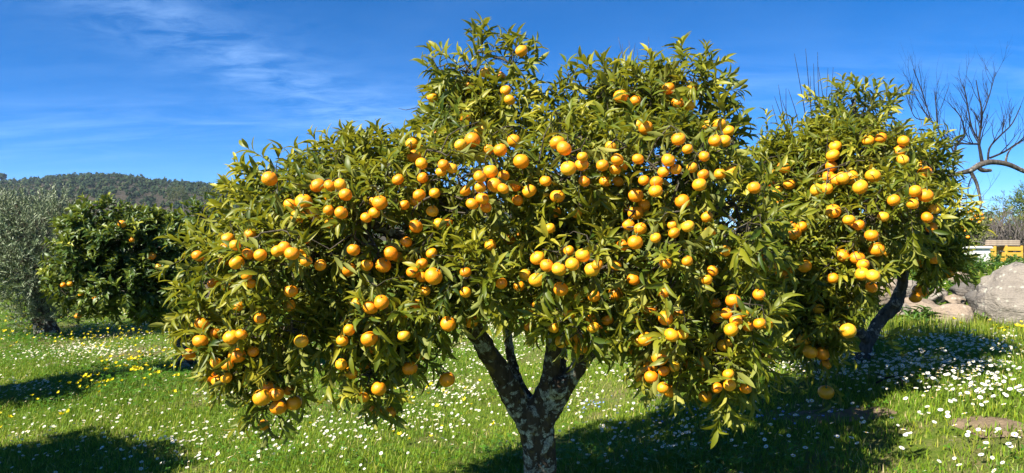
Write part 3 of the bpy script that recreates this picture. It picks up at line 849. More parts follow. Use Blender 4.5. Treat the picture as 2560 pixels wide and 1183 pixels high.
XS = [(1207, 130, 3.85, 1206, 48, 0), (1190, 130, 3.85, 1182, 70, 0), (1225, 140, 3.85, 1250, 85, 0), (1290, 140, 3.85, 1292, 82, 0), (1310, 160, 3.85, 1340, 118, 0), (1085, 190, 3.85, 1055, 150, 0), (1090, 170, 3.85, 1075, 115, 0),
      (1120, 160, 3.85, 1105, 118, 0), (1320, 220, 3.85, 1350, 200, 0), (1425, 215, 3.85, 1415, 150, 0), (1440, 215, 3.85, 1432, 165, 0), (1475, 220, 3.85, 1465, 140, 0), (1520, 210, 3.85, 1508, 140, 0), (1560, 200, 3.85, 1545, 150, 0),
      (1640, 190, 3.85, 1620, 122, 0), (1625, 200, 3.85, 1635, 140, 0), (1700, 190, 3.85, 1705, 95, 0), (1710, 180, 3.85, 1698, 115, 0), (1760, 190, 3.85, 1766, 105, 0), (1770, 200, 3.85, 1775, 130, 0), (1800, 220, 3.85, 1830, 185, 0),
      (690, 420, 3.75, 612, 358, 0), (680, 430, 3.75, 590, 420, 0), (760, 410, 3.78, 735, 362, 0), (800, 400, 3.8, 780, 355, 0), (880, 380, 3.85, 885, 318, 0), (910, 380, 3.85, 930, 325, 0), (960, 390, 3.85, 985, 330, 0), (1010, 380, 3.8, 1010, 330, 0),
      (600, 470, 3.7, 560, 450, 0), (480, 640, 3.5, 400, 672, 0), (500, 700, 3.5, 440, 740, 0), (500, 600, 3.55, 470, 560, 0), (480, 780, 3.45, 430, 800, 0), (680, 1040, 3.35, 665, 1095, 0), (700, 1030, 3.35, 720, 1085, 0), (660, 1010, 3.35, 620, 1060, 0),
      (1795, 1005, 3.05, 1785, 1055, 0), (1800, 1000, 3.05, 1835, 1045, 0), (1870, 940, 3.1, 1885, 1005, 0), (1480, 860, 3.3, 1520, 900, 0), (1490, 850, 3.3, 1545, 880, 0), (1100, 900, 3.4, 1105, 940, 0), (960, 1000, 3.35, 990, 1040, 0)]
DT = []
for (a, b, c1, d1) in ((1570, 180, 1545, 92), (1578, 175, 1572, 100), (1585, 180, 1588, 108), (1615, 150, 1622, 92), (1640, 190, 1625, 120), (1040, 270, 996, 271), (1560, 190, 1556, 110), (1600, 175, 1592, 120), (1330, 200, 1352, 172)):
    A, B = P(a, b, 3.84), P(c1, d1, 3.86); DT.append(([A, (A + B) / 2 + rng.normal(0, 0.006, 3), B], 0.0022))
A = [P(1118, 880, 3.42), P(1110, 905, 3.40), P(1116, 930, 3.39)]; DT.append((A, 0.002))
base = on_ground(1352, 1300); base = np.array([P(1352, 1300, 3.8)[0], 3.8, float(ground(P(1352, 1300, 3.8)[0], 3.8)) - 0.02])
main_tree = build_citrus('mandarin_tree', 'large mandarin tree heavy with orange fruit on a forked trunk crusted with lichen', 'fruit trees of the orchard', base, MAIN_BLOBS, 2900, 0.086,
                         np.random.default_rng(11), M['leaf'], MAIN_LIMBS, MAIN_FRUIT, extra_sprouts=XS, extra_twigs=DT, lean=(-0.25, -0.15, 0), nl=(8, 13))

# ------------------------------------------------------------------ second mandarin tree, dark leaning trunk, behind on higher ground
R_FRUIT = [(1927,436,13),(1959,419,14),(1923,461,10),(1944,478,11),(1974,461,12),(1906,493,14),(1953,512,9),(1982,567,12),(2004,567,13),(1987,584,15),(1908,586,12),(1927,607,10),(1896,645,14),(1938,670,16),(2012,666,16),(1976,673,12),
(1961,687,10),(2107,639,16),(2143,645,16),(2158,662,14),(2156,685,16),(2183,690,15),(2179,719,12),(2082,696,13),(2179,589,16),(2192,624,17),(2211,630,12),(2083,528,17),(2122,550,14),(2135,558,12),(2147,563,11),(2042,475,15),(2067,472,14),
(2046,442,12),(2071,442,14),(2090,451,16),(2107,446,16),(2126,444,17),(2183,440,17),(2151,468,17),(2078,417,14),(2312,432,15),(2287,478,14),(2314,489,16),(2234,501,14),(2282,510,12),(2337,522,11),(2318,544,10),(2329,569,12),(2335,647,13),
(2306,658,10),(2337,679,10),(2301,728,17),(2289,744,14),(2371,683,10),(1959,782,15),(2120,827,18),(1987,856,16),(2010,850,17),(2025,880,17),(2056,884,16),(1953,848,9),(2208,542,9),(2046,772,9),(2124,766,9),(2088,366,14),(2082,389,15),
(2259,353,13),(2249,377,11),(2202,345,10),(2170,351,9),(2257,400,14),(2297,415,10),(2065,910,13),(2065,981,17)]
R_BLOBS = [(2130,290,85,70,5.10,.4),(2110,400,120,90,4.90,.6),(2000,420,70,80,5.00,.45),(1940,480,70,110,4.90,.45),(2110,540,150,110,4.70,.85),(2270,430,80,80,5.00,.45),(2280,560,75,100,5.00,.5),(2290,640,65,38,5.05,.35),(2075,680,108,72,4.55,.55),
           (1970,640,90,100,4.70,.5),(2040,800,80,60,4.50,.35),(2040,870,45,35,4.45,.2),(2105,770,36,50,4.55,.28),(2335,650,32,45,5.05,.22),(1930,390,40,40,5.10,.25)]
RD = 5.4
R_LIMBS = [lm((2148, 935, RD, .09), (2156, 900, RD, .056), (2172, 850, RD, .045), (2200, 800, RD, .046), (2236, 765, RD, .049), (2250, 730, RD, .042), (2258, 690, RD - .05, .038), (2250, 600, RD - .15, .036), (2210, 480, RD - .25, .026), (2150, 330, RD - .3, .014), (2130, 250, RD - .3, .007)),
           lm((2172, 850, RD, .040), (2110, 800, RD - .3, .026), (2040, 780, RD - .6, .016), (2000, 820, RD - .85, .009)),
           lm((2253, 640, RD - .1, .034), (2140, 600, RD - .5, .022), (1990, 560, RD - .6, .012), (1930, 520, RD - .5, .007)),
           lm((2250, 620, RD - .1, .028), (2290, 520, RD - .35, .018), (2310, 420, RD - .4, .008)),
           lm((2256, 690, RD, .026), (2290, 650, RD - .2, .016), (2335, 630, RD - .4, .007)),
           lm((2240, 760, RD, .030), (2243, 758, RD - .07, .036), (2244, 757, RD - .09, .020))]
RXS = [(2110, 240, 5.00, 2105, 188, 0), (2140, 240, 5.00, 2140, 195, 0), (2180, 245, 5.00, 2190, 195, 0), (2215, 270, 5.00, 2245, 220, 0), (2230, 290, 5.00, 2245, 240, 0), (2050, 260, 5.00, 2015, 215, 0), (2060, 280, 5.00, 2010, 240, 0), (2270, 350, 5.00, 2318, 300, 0),
       (2340, 400, 5.00, 2390, 340, 0), (2340, 420, 5.00, 2390, 380, 0), (2330, 480, 5.00, 2395, 480, 0), (2350, 640, 5.00, 2420, 640, 0), (2340, 660, 5.00, 2400, 690, 0), (1920, 370, 5.10, 1915, 270, 0), (1950, 350, 5.10, 1955, 280, 0), (1975, 350, 5.10, 1985, 290, 0),
       (2180, 840, 4.90, 2290, 825, 0), (2200, 850, 4.90, 2230, 865, 0), (2090, 830, 4.60, 2140, 850, 0), (2050, 900, 4.45, 2070, 955, 0), (2062, 950, 4.45, 2100, 990, 0), (2070, 990, 4.45, 2085, 1020, 0), (2250, 840, 4.90, 2220, 850, 0)]
A = [P(2060, 890, 4.45), P(2072, 930, 4.44), P(2066, 965, 4.43)]
rb = P(2148, 922, RD); rb[2] = float(ground(rb[0], rb[1])) - 0.02
right_tree = build_citrus('mandarin_tree', 'mandarin tree on a dark split trunk leaning towards the boulders', 'fruit trees of the orchard', rb, R_BLOBS, 1800, 0.088,
                          np.random.default_rng(23), M['leaf'], R_LIMBS, R_FRUIT, extra_sprouts=RXS, extra_twigs=[(A, 0.003)], bark='bark_bare', sprout_len=(0.13, 0.28), upbias=0.35, core=0.4, lean=(-0.15, -0.15, 0), nl=(8, 13),
                          clear=[(a_, b_, r_, RD) for a_, b_, r_ in ((2262, 705, 34), (2256, 735, 38), (2240, 765, 42), (2220, 785, 42), (2202, 808, 40), (2188, 830, 36), (2178, 852, 34), (2168, 876, 28), (2160, 900, 24))])

# ------------------------------------------------------------------ orange tree beside the olive
L_FRUIT = [(305,560,9),(378,641,10),(396,668,8),(175,710,6),(158,713,5),(238,744,6),(195,790,7),(203,738,5),(330,600,5),(460,640,6)]
LD = 8.0
L_BLOBS = [(255,570,75,60,LD - .3,.5),(230,640,75,70,LD - .5,.5),(230,720,75,55,LD - .5,.5),(340,610,110,80,LD - .2,.7),(340,710,100,75,LD - .4,.6),(440,600,90,70,LD,.6),(460,700,90,80,LD - .1,.6),(395,765,35,35,LD - .3,.25),(150,690,22,25,LD - .4,.2),(520,540,50,40,LD,.3)]
L_LIMBS = [lm((462, 935, LD, .15), (463, 900, LD, .105), (465, 860, LD, .095), (462, 820, LD, .085), (450, 740, LD - .1, .06), (400, 650, LD - .2, .035), (330, 580, LD - .2, .015)),
           lm((465, 850, LD, .06), (425, 800, LD - .15, .04), (370, 760, LD - .3, .028), (280, 710, LD - .4, .018), (200, 690, LD - .5, .008)),
           lm((462, 810, LD, .06), (490, 720, LD + .1, .04), (510, 620, LD + .1, .02), (520, 540, LD, .008))]
LXS = [(270, 520, 7.7, 272, 485, 0), (235, 520, 7.7, 205, 490, 0), (300, 530, 7.7, 305, 500, 0), (510, 510, 8, 515, 485, 0), (140, 690, 7.6, 105, 678, 0), (150, 720, 7.6, 125, 735, 0), (395, 790, 7.7, 380, 808, 0), (410, 785, 7.7, 425, 800, 0)]
lb = P(463, 925, LD); lb[2] = float(ground(lb[0], lb[1])) - 0.02
left_tree = build_citrus('orange_tree', 'rounded dark green orange tree with few fruit beside the olive', 'fruit trees of the orchard', lb, L_BLOBS, 1900, 0.088,
                         np.random.default_rng(31), M['leaf_far'], L_LIMBS, L_FRUIT, templates=WIDE_LEAVES, extra_sprouts=LXS, min_px=6, trunk_voxel=0.014, sprout_len=(0.12, 0.22), nl=(8, 12), upbias=0.45,
                         sun_tone=0.35, core=0.35, back_keep=0.5, lean=(-0.2, -0.1, 0), fruit_name='orange')

# the next trees of the row stand just outside the view; their shadows cross the grass
def copy_tree(src, loc, rot, label, skip=('leaf',)):
    r = src.copy(); COL.objects.link(r); r.location = loc; r.rotation_euler = (0, 0, rot); r['label'] = label
    for ch in src.children:
        if ch.name.split('.')[0] in skip: continue
        c = ch.copy(); COL.objects.link(c); c.parent = r
    return r


for (x, y, rot, s, words) in ((-4.35, 4.1, 2.1, 1.0, 'orange tree of the same row, standing just outside the view, shading the daisies'),
                              (-5.6, 5.9, 4.0, 1.0, 'orange tree outside the view by the olive, shading the edge of the lawn')):
    t_ = copy_tree(left_tree, (x, y, float(ground(x, y)) - 0.02), rot, words, ('leaf', 'orange')); t_.scale = (s, s, s)

# ------------------------------------------------------------------ olive tree
def build_olive():
    rg = np.random.default_rng(41); OD = 11.0
    b = P(118, 832, OD); b[2] = float(ground(b[0], b[1])) - 0.02
    root = thing('olive_tree', b, 'silvery grey olive tree with dense shoots at its foot', 'tree')
    limbs = [lm((120, 845, OD, .2), (112, 810, OD, .15), (95, 760, OD, .12), (80, 700, OD, .11), (75, 640, OD, .09), (60, 590, OD, .06), (20, 560, OD, .04), (-60, 530, OD, .02)),
             lm((80, 690, OD, .08), (110, 620, OD - .2, .05), (140, 560, OD - .2, .03), (170, 520, OD - .2, .012)),
             lm((78, 650, OD, .07), (30, 600, OD - .3, .05), (-40, 590, OD - .4, .03)), lm((75, 640, OD, .05), (60, 560, OD, .03), (35, 500, OD, .01))]
    tb = Tubes(); nodes = []
    for l_ in limbs:
        p_ = smooth_path(l_, 14); tb.add(p_[:, :3] - b, p_[:, 3], 9); nodes += list(p_[::2, :3])
    link('trunk', tb.mesh('trunk', M['bark']), root)
    blobs = [(35,560,60,50,OD,.7),(-40,570,80,70,OD,.8),(110,590,65,60,OD - .2,.7),(150,545,35,35,OD,.4),(100,670,75,60,OD - .4,.6),(20,650,70,60,OD - .3,.6),(-70,680,70,60,OD,.6),(140,760,45,60,OD - .1,.4),(90,775,45,45,OD - .2,.35),(50,740,40,30,OD - .2,.3)]
    c, r = blob_world(blobs)
    p, dr = sprouts(c, r, 2300, rg, core=0.6, core_keep=0.3)
    td = norm(dr * 0.6 + np.array([0, 0, 0.75]) + rg.normal(0, 0.4, p.shape)); L = rg.uniform(0.18, 0.42, len(p))
    ex = [(40, 530, OD, 28, 478), (50, 530, OD, 45, 500), (150, 540, OD, 152, 500), (165, 545, OD, 185, 498), (100, 550, OD, 98, 512), (185, 560, OD, 196, 515), (20, 530, OD, 12, 495), (125, 550, OD, 128, 515)]
    p = np.concatenate([p, [P(a, b_, d) for a, b_, d, _, _ in ex]]); e2 = np.array([P(a2, b2, d) - P(a, b_, d) for a, b_, d, a2, b2 in ex])
    td = np.concatenate([td, norm(e2)]); L = np.concatenate([L, np.linalg.norm(e2, axis=1)])
    cnt = np.maximum(6, (L * rg.uniform(50, 75, len(p))).astype(int))
    m, idx = leaf_matrices(p, td, L, cnt, 0.066, rg, spread=(0.4, 0.9), droop=0.05, up=0.3)
    tone = np.clip(rg.normal(0.55, 0.2, len(p))[idx] + rg.normal(0, 0.15, len(m)), 0, 1)
    v, f, a = scatter(OLIVE_LEAF[0], OLIVE_LEAF[1], m, tone)
    link('foliage', make_mesh('foliage', v - b, f, None, M['olive'], a), root, kind='stuff')
    tw = branch_tree(nodes, p, rg, 0.0015, 0.0013, 3)
    for a_, d, l in zip(p, td, L): tw.add([a_, a_ + d * l], [0.002, 0.0008], 3, cap=False)
    tw.v = [x - b for x in tw.v]
    link('branchwork', tw.mesh('branchwork', M['twig']), root, kind='stuff')


build_olive()

# ------------------------------------------------------------------ meadow
def vnoise(x, y, scale, seed):
    """smooth value noise 0..1"""
    g = np.random.default_rng(seed).uniform(0, 1, (64, 64))
    u, v = x * scale + 900, y * scale + 900
    i, j = np.floor(u).astype(int), np.floor(v).astype(int); fu, fv = u - i, v - j
    fu = fu * fu * (3 - 2 * fu); fv = fv * fv * (3 - 2 * fv)
    G = lambda a, b: g[a % 64, b % 64]
    return (G(i, j) * (1 - fu) + G(i + 1, j) * fu) * (1 - fv) + (G(i, j + 1) * (1 - fu) + G(i + 1, j + 1) * fu) * fv


def fnoise(x, y, scale, seed): return 0.55 * vnoise(x, y, scale, seed) + 0.3 * vnoise(x, y, scale * 2.3, seed + 1) + 0.15 * vnoise(x, y, scale * 5.1, seed + 2)


def patches(px, py, spec):
    w = np.zeros(len(px))
    for cx, cy, sx, sy, a in spec: w = np.maximum(w, a * np.exp(-((px - cx) / sx) ** 2 - ((py - cy) / sy) ** 2))
    return w


def meadow_points(n, y0, y1, r, power=2.0, margin=1.3):
    """points on the ground in and a little beside the view; power 2 = even per square metre"""
    y = (r.uniform(y0 ** power, y1 ** power, n)) ** (1 / power)
    x = r.uniform(-1, 1, n) * (0.70 * y + margin)
    return x, y


STONE_ZONE = lambda x, y: (x > 3.4) & (y > 6.6) & (y < 8.3)
SOIL = [(2100, 1036, 150, 13, 1.0), (2480, 1062, 110, 12, 0.9), (1480, 1040, 40, 8, .6), (330, 905, 160, 22, 0.35), (1600, 1012, 80, 8, 0.5), (2240, 968, 60, 8, 0.4), (1250, 1030, 30, 8, .4)]
LUSH = [(330, 960, 190, 55, 1.0), (60, 850, 120, 60, .8), (1700, 1170, 420, 35, 1.0), (1250, 1150, 120, 40, 0.9), (130, 1010, 120, 40, .6), (800, 1160, 260, 30, .5)]
rg = np.random.default_rng(61)
BLADE_V = np.array([(-0.5, 0, 0), (0.5, 0, 0), (-0.38, 0.10, 0.55), (0.38, 0.10, 0.55), (0, 0.42, 1.0)]); BLADE_F = np.array([(0, 1, 3), (0, 3, 2), (2, 3, 4)])


def blades(x, y, h, w, tone, r, lean=0.5):
    n = len(x); a = r.uniform(0, 6.283, n); ln = r.uniform(0.2, 1.6, n) * lean
    ca, sa = np.cos(a), np.sin(a); m = np.zeros((n, 3, 4))
    m[:, 0, 0] = ca * w; m[:, 1, 0] = sa * w; m[:, 0, 1] = -sa * h * ln * 2; m[:, 1, 1] = ca * h * ln * 2; m[:, 2, 2] = h
    m[:, 0, 3] = x; m[:, 1, 3] = y; m[:, 2, 3] = ground(x, y) - 0.004
    return scatter(BLADE_V, BLADE_F, m, tone)


chunks = []
for (n, y0, y1, pw, hh, ww) in ((275000, 3.0, 9.0, 1.6, 0.036, 0.0056), (100000, 9.0, 30.0, 1.2, 0.045, 0.013)):
    x, y = meadow_points(n, y0, y1, rg, pw)
    px, py = project(np.stack([x, y, ground(x, y)], -1))
    fz = fnoise(x, y, 1.1, 5); fine = fnoise(x, y, 5.0, 9)
    soil = patches(px, py, SOIL); lush = patches(px, py, LUSH)
    keep = rg.uniform(size=n) < np.clip(1.25 - 0.95 * sstep(0.52, 0.72, fz * 0.6 + fine * 0.4) + lush, 0.22, 1) * (1 - 0.93 * np.clip(soil * 1.3, 0, 1))
    keep &= ~STONE_ZONE(x, y)
    x, y, fz, fine, lush = x[keep], y[keep], fz[keep], fine[keep], lush[keep]
    h = hh * rg.uniform(0.45, 1.5, len(x)) * (0.7 + 0.7 * fine) * (1 + 0.6 * lush)
    tone = np.clip(0.36 + 0.5 * (fz - 0.5) + 0.3 * (fine - 0.5) + rg.normal(0, 0.15, len(x)) - 0.28 * lush, 0, 0.9)
    dryb = rg.uniform(size=len(x)) < 0.08; tone[dryb] = rg.uniform(0.88, 1, dryb.sum())
    chunks.append(blades(x, y, h, ww * rg.uniform(0.6, 1.3, len(x)), tone, rg, 0.75))
# long unmown grass against the stones
x = rg.uniform(2.4, 6.0, 9000); y = rg.uniform(6.1, 7.7, 9000)
chunks.append(blades(x, y, rg.uniform(0.06, 0.19, 9000), 0.0055, np.clip(rg.normal(0.55, 0.2, 9000), 0, 1), rg, 0.3))
V_, F_, A_, n0 = [], [], [], 0
for v, f, a in chunks: V_.append(v); F_.append(f + n0); A_.append(a); n0 += len(v)
link('grass', make_mesh('grass', np.concatenate(V_), np.concatenate(F_), None, M['grass'], np.concatenate(A_), smooth=False), label='short bright green meadow grass with dry patches', cat='grass', kind='stuff')

# clover and sorrel leaves: three leaflets each
lf = np.array([(0, 0, 0), (0.30, 0.55, 0.06), (0.0, 1.0, -0.02), (-0.30, 0.55, 0.06)])
cv, cf = [], []
for k in range(3):
    a = k * 2.0944; R_ = np.array([[math.cos(a), -math.sin(a), 0], [math.sin(a), math.cos(a), 0], [0, 0, 1]])
    cv.append(lf @ R_.T); cf += [(4 * k, 4 * k + 1, 4 * k + 2), (4 * k, 4 * k + 2, 4 * k + 3)]
cv = np.concatenate(cv); cf = np.array(cf)
x, y = meadow_points(110000, 3.0, 14.0, rg, 1.6)
px, py = project(np.stack([x, y, ground(x, y)], -1))
lush = patches(px, py, LUSH); fz = fnoise(x, y, 1.6, 21)
keep = (rg.uniform(size=len(x)) < np.clip(lush * 1.1 + 0.25 * sstep(0.45, 0.7, fz), 0, 1)) & ~STONE_ZONE(x, y)
x, y, lush = x[keep], y[keep], lush[keep]; n = len(x)
s = rg.uniform(0.010, 0.022, n) * (1 + 0.35 * lush); a = rg.uniform(0, 6.28, n); tl = rg.normal(0, 0.35, (n, 2))
nz = norm(np.stack([tl[:, 0], tl[:, 1], np.ones(n)], 1)); ex = norm(np.cross(np.stack([-np.sin(a), np.cos(a), np.zeros(n)], 1), nz)); ey = np.cross(nz, ex)
pos = np.stack([x, y, ground(x, y) + rg.uniform(0.02, 0.07, n) * (1 + 0.9 * lush)], 1)
m = np.stack([ex * s[:, None], ey * s[:, None], nz * s[:, None], pos], 2)
v, f, a = scatter(cv, cf, m, np.clip(rg.normal(0.45, 0.22, n), 0, 1))
link('clover', make_mesh('clover', v, f, None, M['clover'], a), label='dark green clover and sorrel leaves carpeting the meadow', cat='clover', kind='stuff')


# flowers
def flower_parts(petals, rin, rout, wid, cup, disc_r):
    v, f = [], []
    for k in range(petals):
        a = 2 * math.pi * k / petals; R_ = np.array([[math.cos(a), -math.sin(a), 0], [math.sin(a), math.cos(a), 0], [0, 0, 1]])
        b = len(v)
        v += list(np.array([(rin, -wid * 0.4, 0), ((rin + rout) * 0.55, -wid, cup * 0.6), (rout, -wid * 0.35, cup), (rout, wid * 0.35, cup), ((rin + rout) * 0.55, wid, cup * 0.6), (rin, wid * 0.4, 0)]) @ R_.T)
        f += [(b, b + 1, b + 4), (b, b + 4, b + 5), (b + 1, b + 2, b + 3), (b + 1, b + 3, b + 4)]
    dv = [(0, 0, disc_r * 0.75)] + [(disc_r * math.cos(k * math.pi / 4), disc_r * math.sin(k * math.pi / 4), 0.0) for k in range(8)] + [(disc_r * .6 * math.cos(k * math.pi / 4), disc_r * .6 * math.sin(k * math.pi / 4), disc_r * 0.55) for k in range(8)]
    df = [(0, 9 + k, 9 + (k + 1) % 8) for k in range(8)]
    for k in range(8): df += [(1 + k, 1 + (k + 1) % 8, 9 + (k + 1) % 8), (1 + k, 9 + (k + 1) % 8, 9 + k)]
    return np.array(v), np.array(f), np.array(dv), np.array(df)


DAISY = flower_parts(12, 0.28, 1.0, 0.21, 0.10, 0.36)
SORREL = flower_parts(5, 0.06, 1.0, 0.42, 0.75, 0.14)
SPEED = flower_parts(4, 0.06, 1.0, 0.45, 0.15, 0.15)


def where(p):
    if math.hypot(p[0] - 0.15, p[1] - 3.8) < 1.5: return 'close to the forked trunk', 'by the forked trunk'
    if math.hypot(p[0] - 2.5, p[1] - 5.4) < 1.0: return 'close to the leaning trunk', 'by the leaning trunk'
    if p[0] > 2.9 and p[1] > 5.6: return 'in front of the boulders', 'before the boulders'
    if p[0] > 1.0: return 'between the forked and leaning trunks', 'between the trunks'
    if p[0] < -2.4 and p[1] > 6.2: return 'near the olive and orange trees', 'near the olive'
    if p[0] < -0.9: return 'in open lawn beside the big mandarin tree', 'in the open lawn'
    return 'behind the forked trunk', 'behind the forked trunk'


def flower_field(name, plural, shape, pmat, spec, n_cand, y0, y1, size, height, label, cat, group, plabel, seed, n_single=300, tilt=0.35, face_sun=0.35, bg=0.0, clump=0.5):
    r = np.random.default_rng(seed)
    x, y = meadow_points(n_cand, y0, y1, r, 1.5, 0.6)
    px, py = project(np.stack([x, y, ground(x, y)], -1))
    w = patches(px, py, spec) + bg
    w = w * (1 - clump + 2 * clump * sstep(0.38, 0.62, fnoise(x, y, 2.2, seed)))
    keep = (r.uniform(size=n_cand) < w) & ~STONE_ZONE(x, y) & (np.hypot(x - main_tree.location.x, y - 3.8) > 0.2)
    x, y, px, py = x[keep], y[keep], px[keep], py[keep]; n = len(x)
    s = size * r.uniform(0.65, 1.2, n); h = r.uniform(*height, n)
    nz = norm(np.stack([r.normal(0, tilt, n) + SUN_DIR[0] * face_sun, r.normal(0, tilt, n) + SUN_DIR[1] * face_sun, np.ones(n)], 1))
    a = r.uniform(0, 6.28, n); ex = norm(np.cross(np.stack([-np.sin(a), np.cos(a), np.zeros(n)], 1), nz)); ey = np.cross(nz, ex)
    g = np.stack([x, y, ground(x, y)], 1); head = g + np.stack([r.normal(0, 0.008, n), r.normal(0, 0.008, n), h], 1)
    m = np.stack([ex * s[:, None], ey * s[:, None], nz * s[:, None], head], 2)
    vis = (px > 6) & (px < 2554) & (py < 1175)
    order = np.argsort(np.where(vis, y / s, 1e9)); single = np.zeros(n, bool); single[order[:min(n_single, int(vis.sum()))]] = True
    pv, pf, dv, df = shape
    pm = make_mesh('petals', pv, pf, None, pmat); dm = make_mesh('disc', dv, df, None, M['disc'])
    tb = Tubes(); tb.add([(0, 0, -1.0), (0.06, 0.02, -0.5), (0, 0, 0.0)], [0.045, 0.04, 0.04], 3, cap=False); sm = tb.mesh('stem', M['stem'])
    for i in np.nonzero(single)[0]:
        lb_, gr_ = where(g[i]); o = thing(name, g[i], label + ' ' + lb_, cat, group + ' ' + gr_)
        hm = Matrix([list(row) for row in m[i]] + [[0, 0, 0, 1]]); hm = Matrix.Translation(-Vector(g[i])) @ hm
        p = link('petals', pm, o, matrix=hm)
        link('disc', dm, p)
        off = head[i] - g[i]
        st = Matrix.Translation(Vector(off)) @ Matrix(((0.02, 0, off[0], 0), (0, 0.02, off[1], 0), (0, 0, off[2] + 0.004, 0), (0, 0, 0, 1)))
        link('stem', sm, o, matrix=st)
    rest = ~single
    if rest.sum() > 5:
        np_ = 7 if len(pv) > 40 else len(pv) // 6        # farther heads: fewer, plainer petals
        pv, pf = [], []
        for k in range(np_):
            a0 = 2 * math.pi * k / np_; w0 = 2.3 / np_
            pv += [(0.15 * math.cos(a0), 0.15 * math.sin(a0), 0), (0.8 * math.cos(a0 - w0), 0.8 * math.sin(a0 - w0), 0.1), (1.0 * math.cos(a0), 1.0 * math.sin(a0), 0.12), (0.8 * math.cos(a0 + w0), 0.8 * math.sin(a0 + w0), 0.1)]
            pf += [(4 * k, 4 * k + 1, 4 * k + 2), (4 * k, 4 * k + 2, 4 * k + 3)]
        pv, pf = np.array(pv), np.array(pf); pv[:, 2] *= 1 + 4 * (np_ == 5)
        dr_ = dv[1][0]; dv = np.array([(0, 0, dr_ * 0.7)] + [(dr_ * math.cos(k * 1.257), dr_ * math.sin(k * 1.257), 0.02) for k in range(5)]); df = np.array([(0, 1 + k, 1 + (k + 1) % 5) for k in range(5)])
        v1, f1, _ = scatter(pv, pf, m[rest], np.zeros(rest.sum())); v2, f2, _ = scatter(dv, df, m[rest], np.zeros(rest.sum()))
        me = make_mesh(plural, np.concatenate([v1, v2]), np.concatenate([f1, f2 + len(v1)]), None, pmat)
        me.materials.append(M['disc'])
        mi = np.zeros(len(me.polygons), np.int32); mi[len(f1):] = 1; me.polygons.foreach_set('material_index', mi)
        link(plural, me, label=plabel, cat=cat, kind='stuff')
    return n


WHITE = [(2250, 945, 330, 28, 1.00), (2480, 1000, 150, 32, 0.75), (2040, 925, 120, 28, 0.95), (1210, 905, 110, 60, 0.34), (1240, 850, 90, 30, 0.43), (1120, 975, 110, 50, 0.31), (1450, 1000, 60, 35, 0.31), (700, 1010, 180, 40, 0.25), (560, 1110, 190, 40, 0.31),
         (300, 1110, 350, 60, 0.22), (250, 885, 230, 28, 0.37), (100, 985, 110, 26, 0.19), (1750, 1085, 330, 45, 0.31), (2250, 1110, 300, 60, 0.26), (2400, 900, 220, 45, 0.50), (900, 1080, 250, 60, 0.25), (1600, 960, 170, 35, 0.20), (330, 810, 120, 20, 0.25), (2300, 860, 120, 15, 0.50)]
nd = flower_field('daisy', 'daisies', DAISY, M['petal'], WHITE, 115000, 3.0, 15.0, 0.0118, (0.035, 0.09), 'white daisy with yellow centre', 'daisy', 'daisies',
                  'drifts of small white daisies spread over the farther meadow', 71, bg=0.018)
YEL = [(330, 945, 110, 38, .9), (240, 985, 60, 30, .6), (230, 857, 130, 20, .5), (50, 830, 80, 45, .4), (2400, 812, 150, 22, .6), (2262, 798, 50, 15, .6), (2510, 838, 60, 15, .6), (1000, 1120, 220, 50, .10), (600, 915, 50, 20, .3), (300, 830, 110, 20, .4), (60, 1050, 90, 40, .2), (1120, 1020, 120, 40, .15)]
ny_ = flower_field('sorrel_flower', 'sorrel_flowers', SORREL, M['yellow'], YEL, 16000, 3.9, 14.0, 0.018, (0.08, 0.17), 'yellow cup-shaped sorrel flower', 'flower', 'yellow flowers',
                   'scattered yellow sorrel flowers farther off in the grass', 83, tilt=0.5)
BLU = [(1520, 1020, 90, 12, .5), (1660, 1060, 110, 22, .6), (1420, 1030, 50, 15, .4), (2050, 1060, 120, 18, .35)]
nb_ = flower_field('speedwell', 'speedwells', SPEED, M['blue'], BLU, 9000, 4.2, 6.8, 0.009, (0.03, 0.06), 'tiny blue speedwell flower', 'flower', 'blue flowers',
                   'tiny blue speedwell flowers', 91, tilt=0.4, n_single=160)
print('flowers', nd, ny_, nb_)


# bare soil and a fallen stick
def soil_patch(px0, px1, py, label):
    a, b = on_ground(px0, py), on_ground(px1, py); c = (a + b) / 2; w = np.linalg.norm(b - a) / 2
    U, Vv = np.meshgrid(np.linspace(-1, 1, 46), np.linspace(-1, 1, 22), indexing='ij')
    X = c[0] + U * w; Y = c[1] + Vv * 0.20 + (b[1] - a[1]) * 0.5 * U
    lump = fnoise(X, Y, 16, 3); e = np.clip(1 - U ** 2 - Vv ** 2 + 0.5 * (fnoise(X, Y, 5, 8) - 0.5), 0, 1)
    Z = ground(X, Y) + np.minimum(e * 3, 1) * (0.004 + 0.032 * lump * np.sqrt(e)) - 0.012
    v = np.stack([X, Y, Z], -1).reshape(-1, 3)
    ii, jj = np.meshgrid(np.arange(45), np.arange(21), indexing='ij')
    q = np.stack([ii * 22 + jj, (ii + 1) * 22 + jj, (ii + 1) * 22 + jj + 1, ii * 22 + jj + 1], -1).reshape(-1, 4)
    link('soil', make_mesh('soil', v, None, q, M['soil']), label=label, kind='structure')


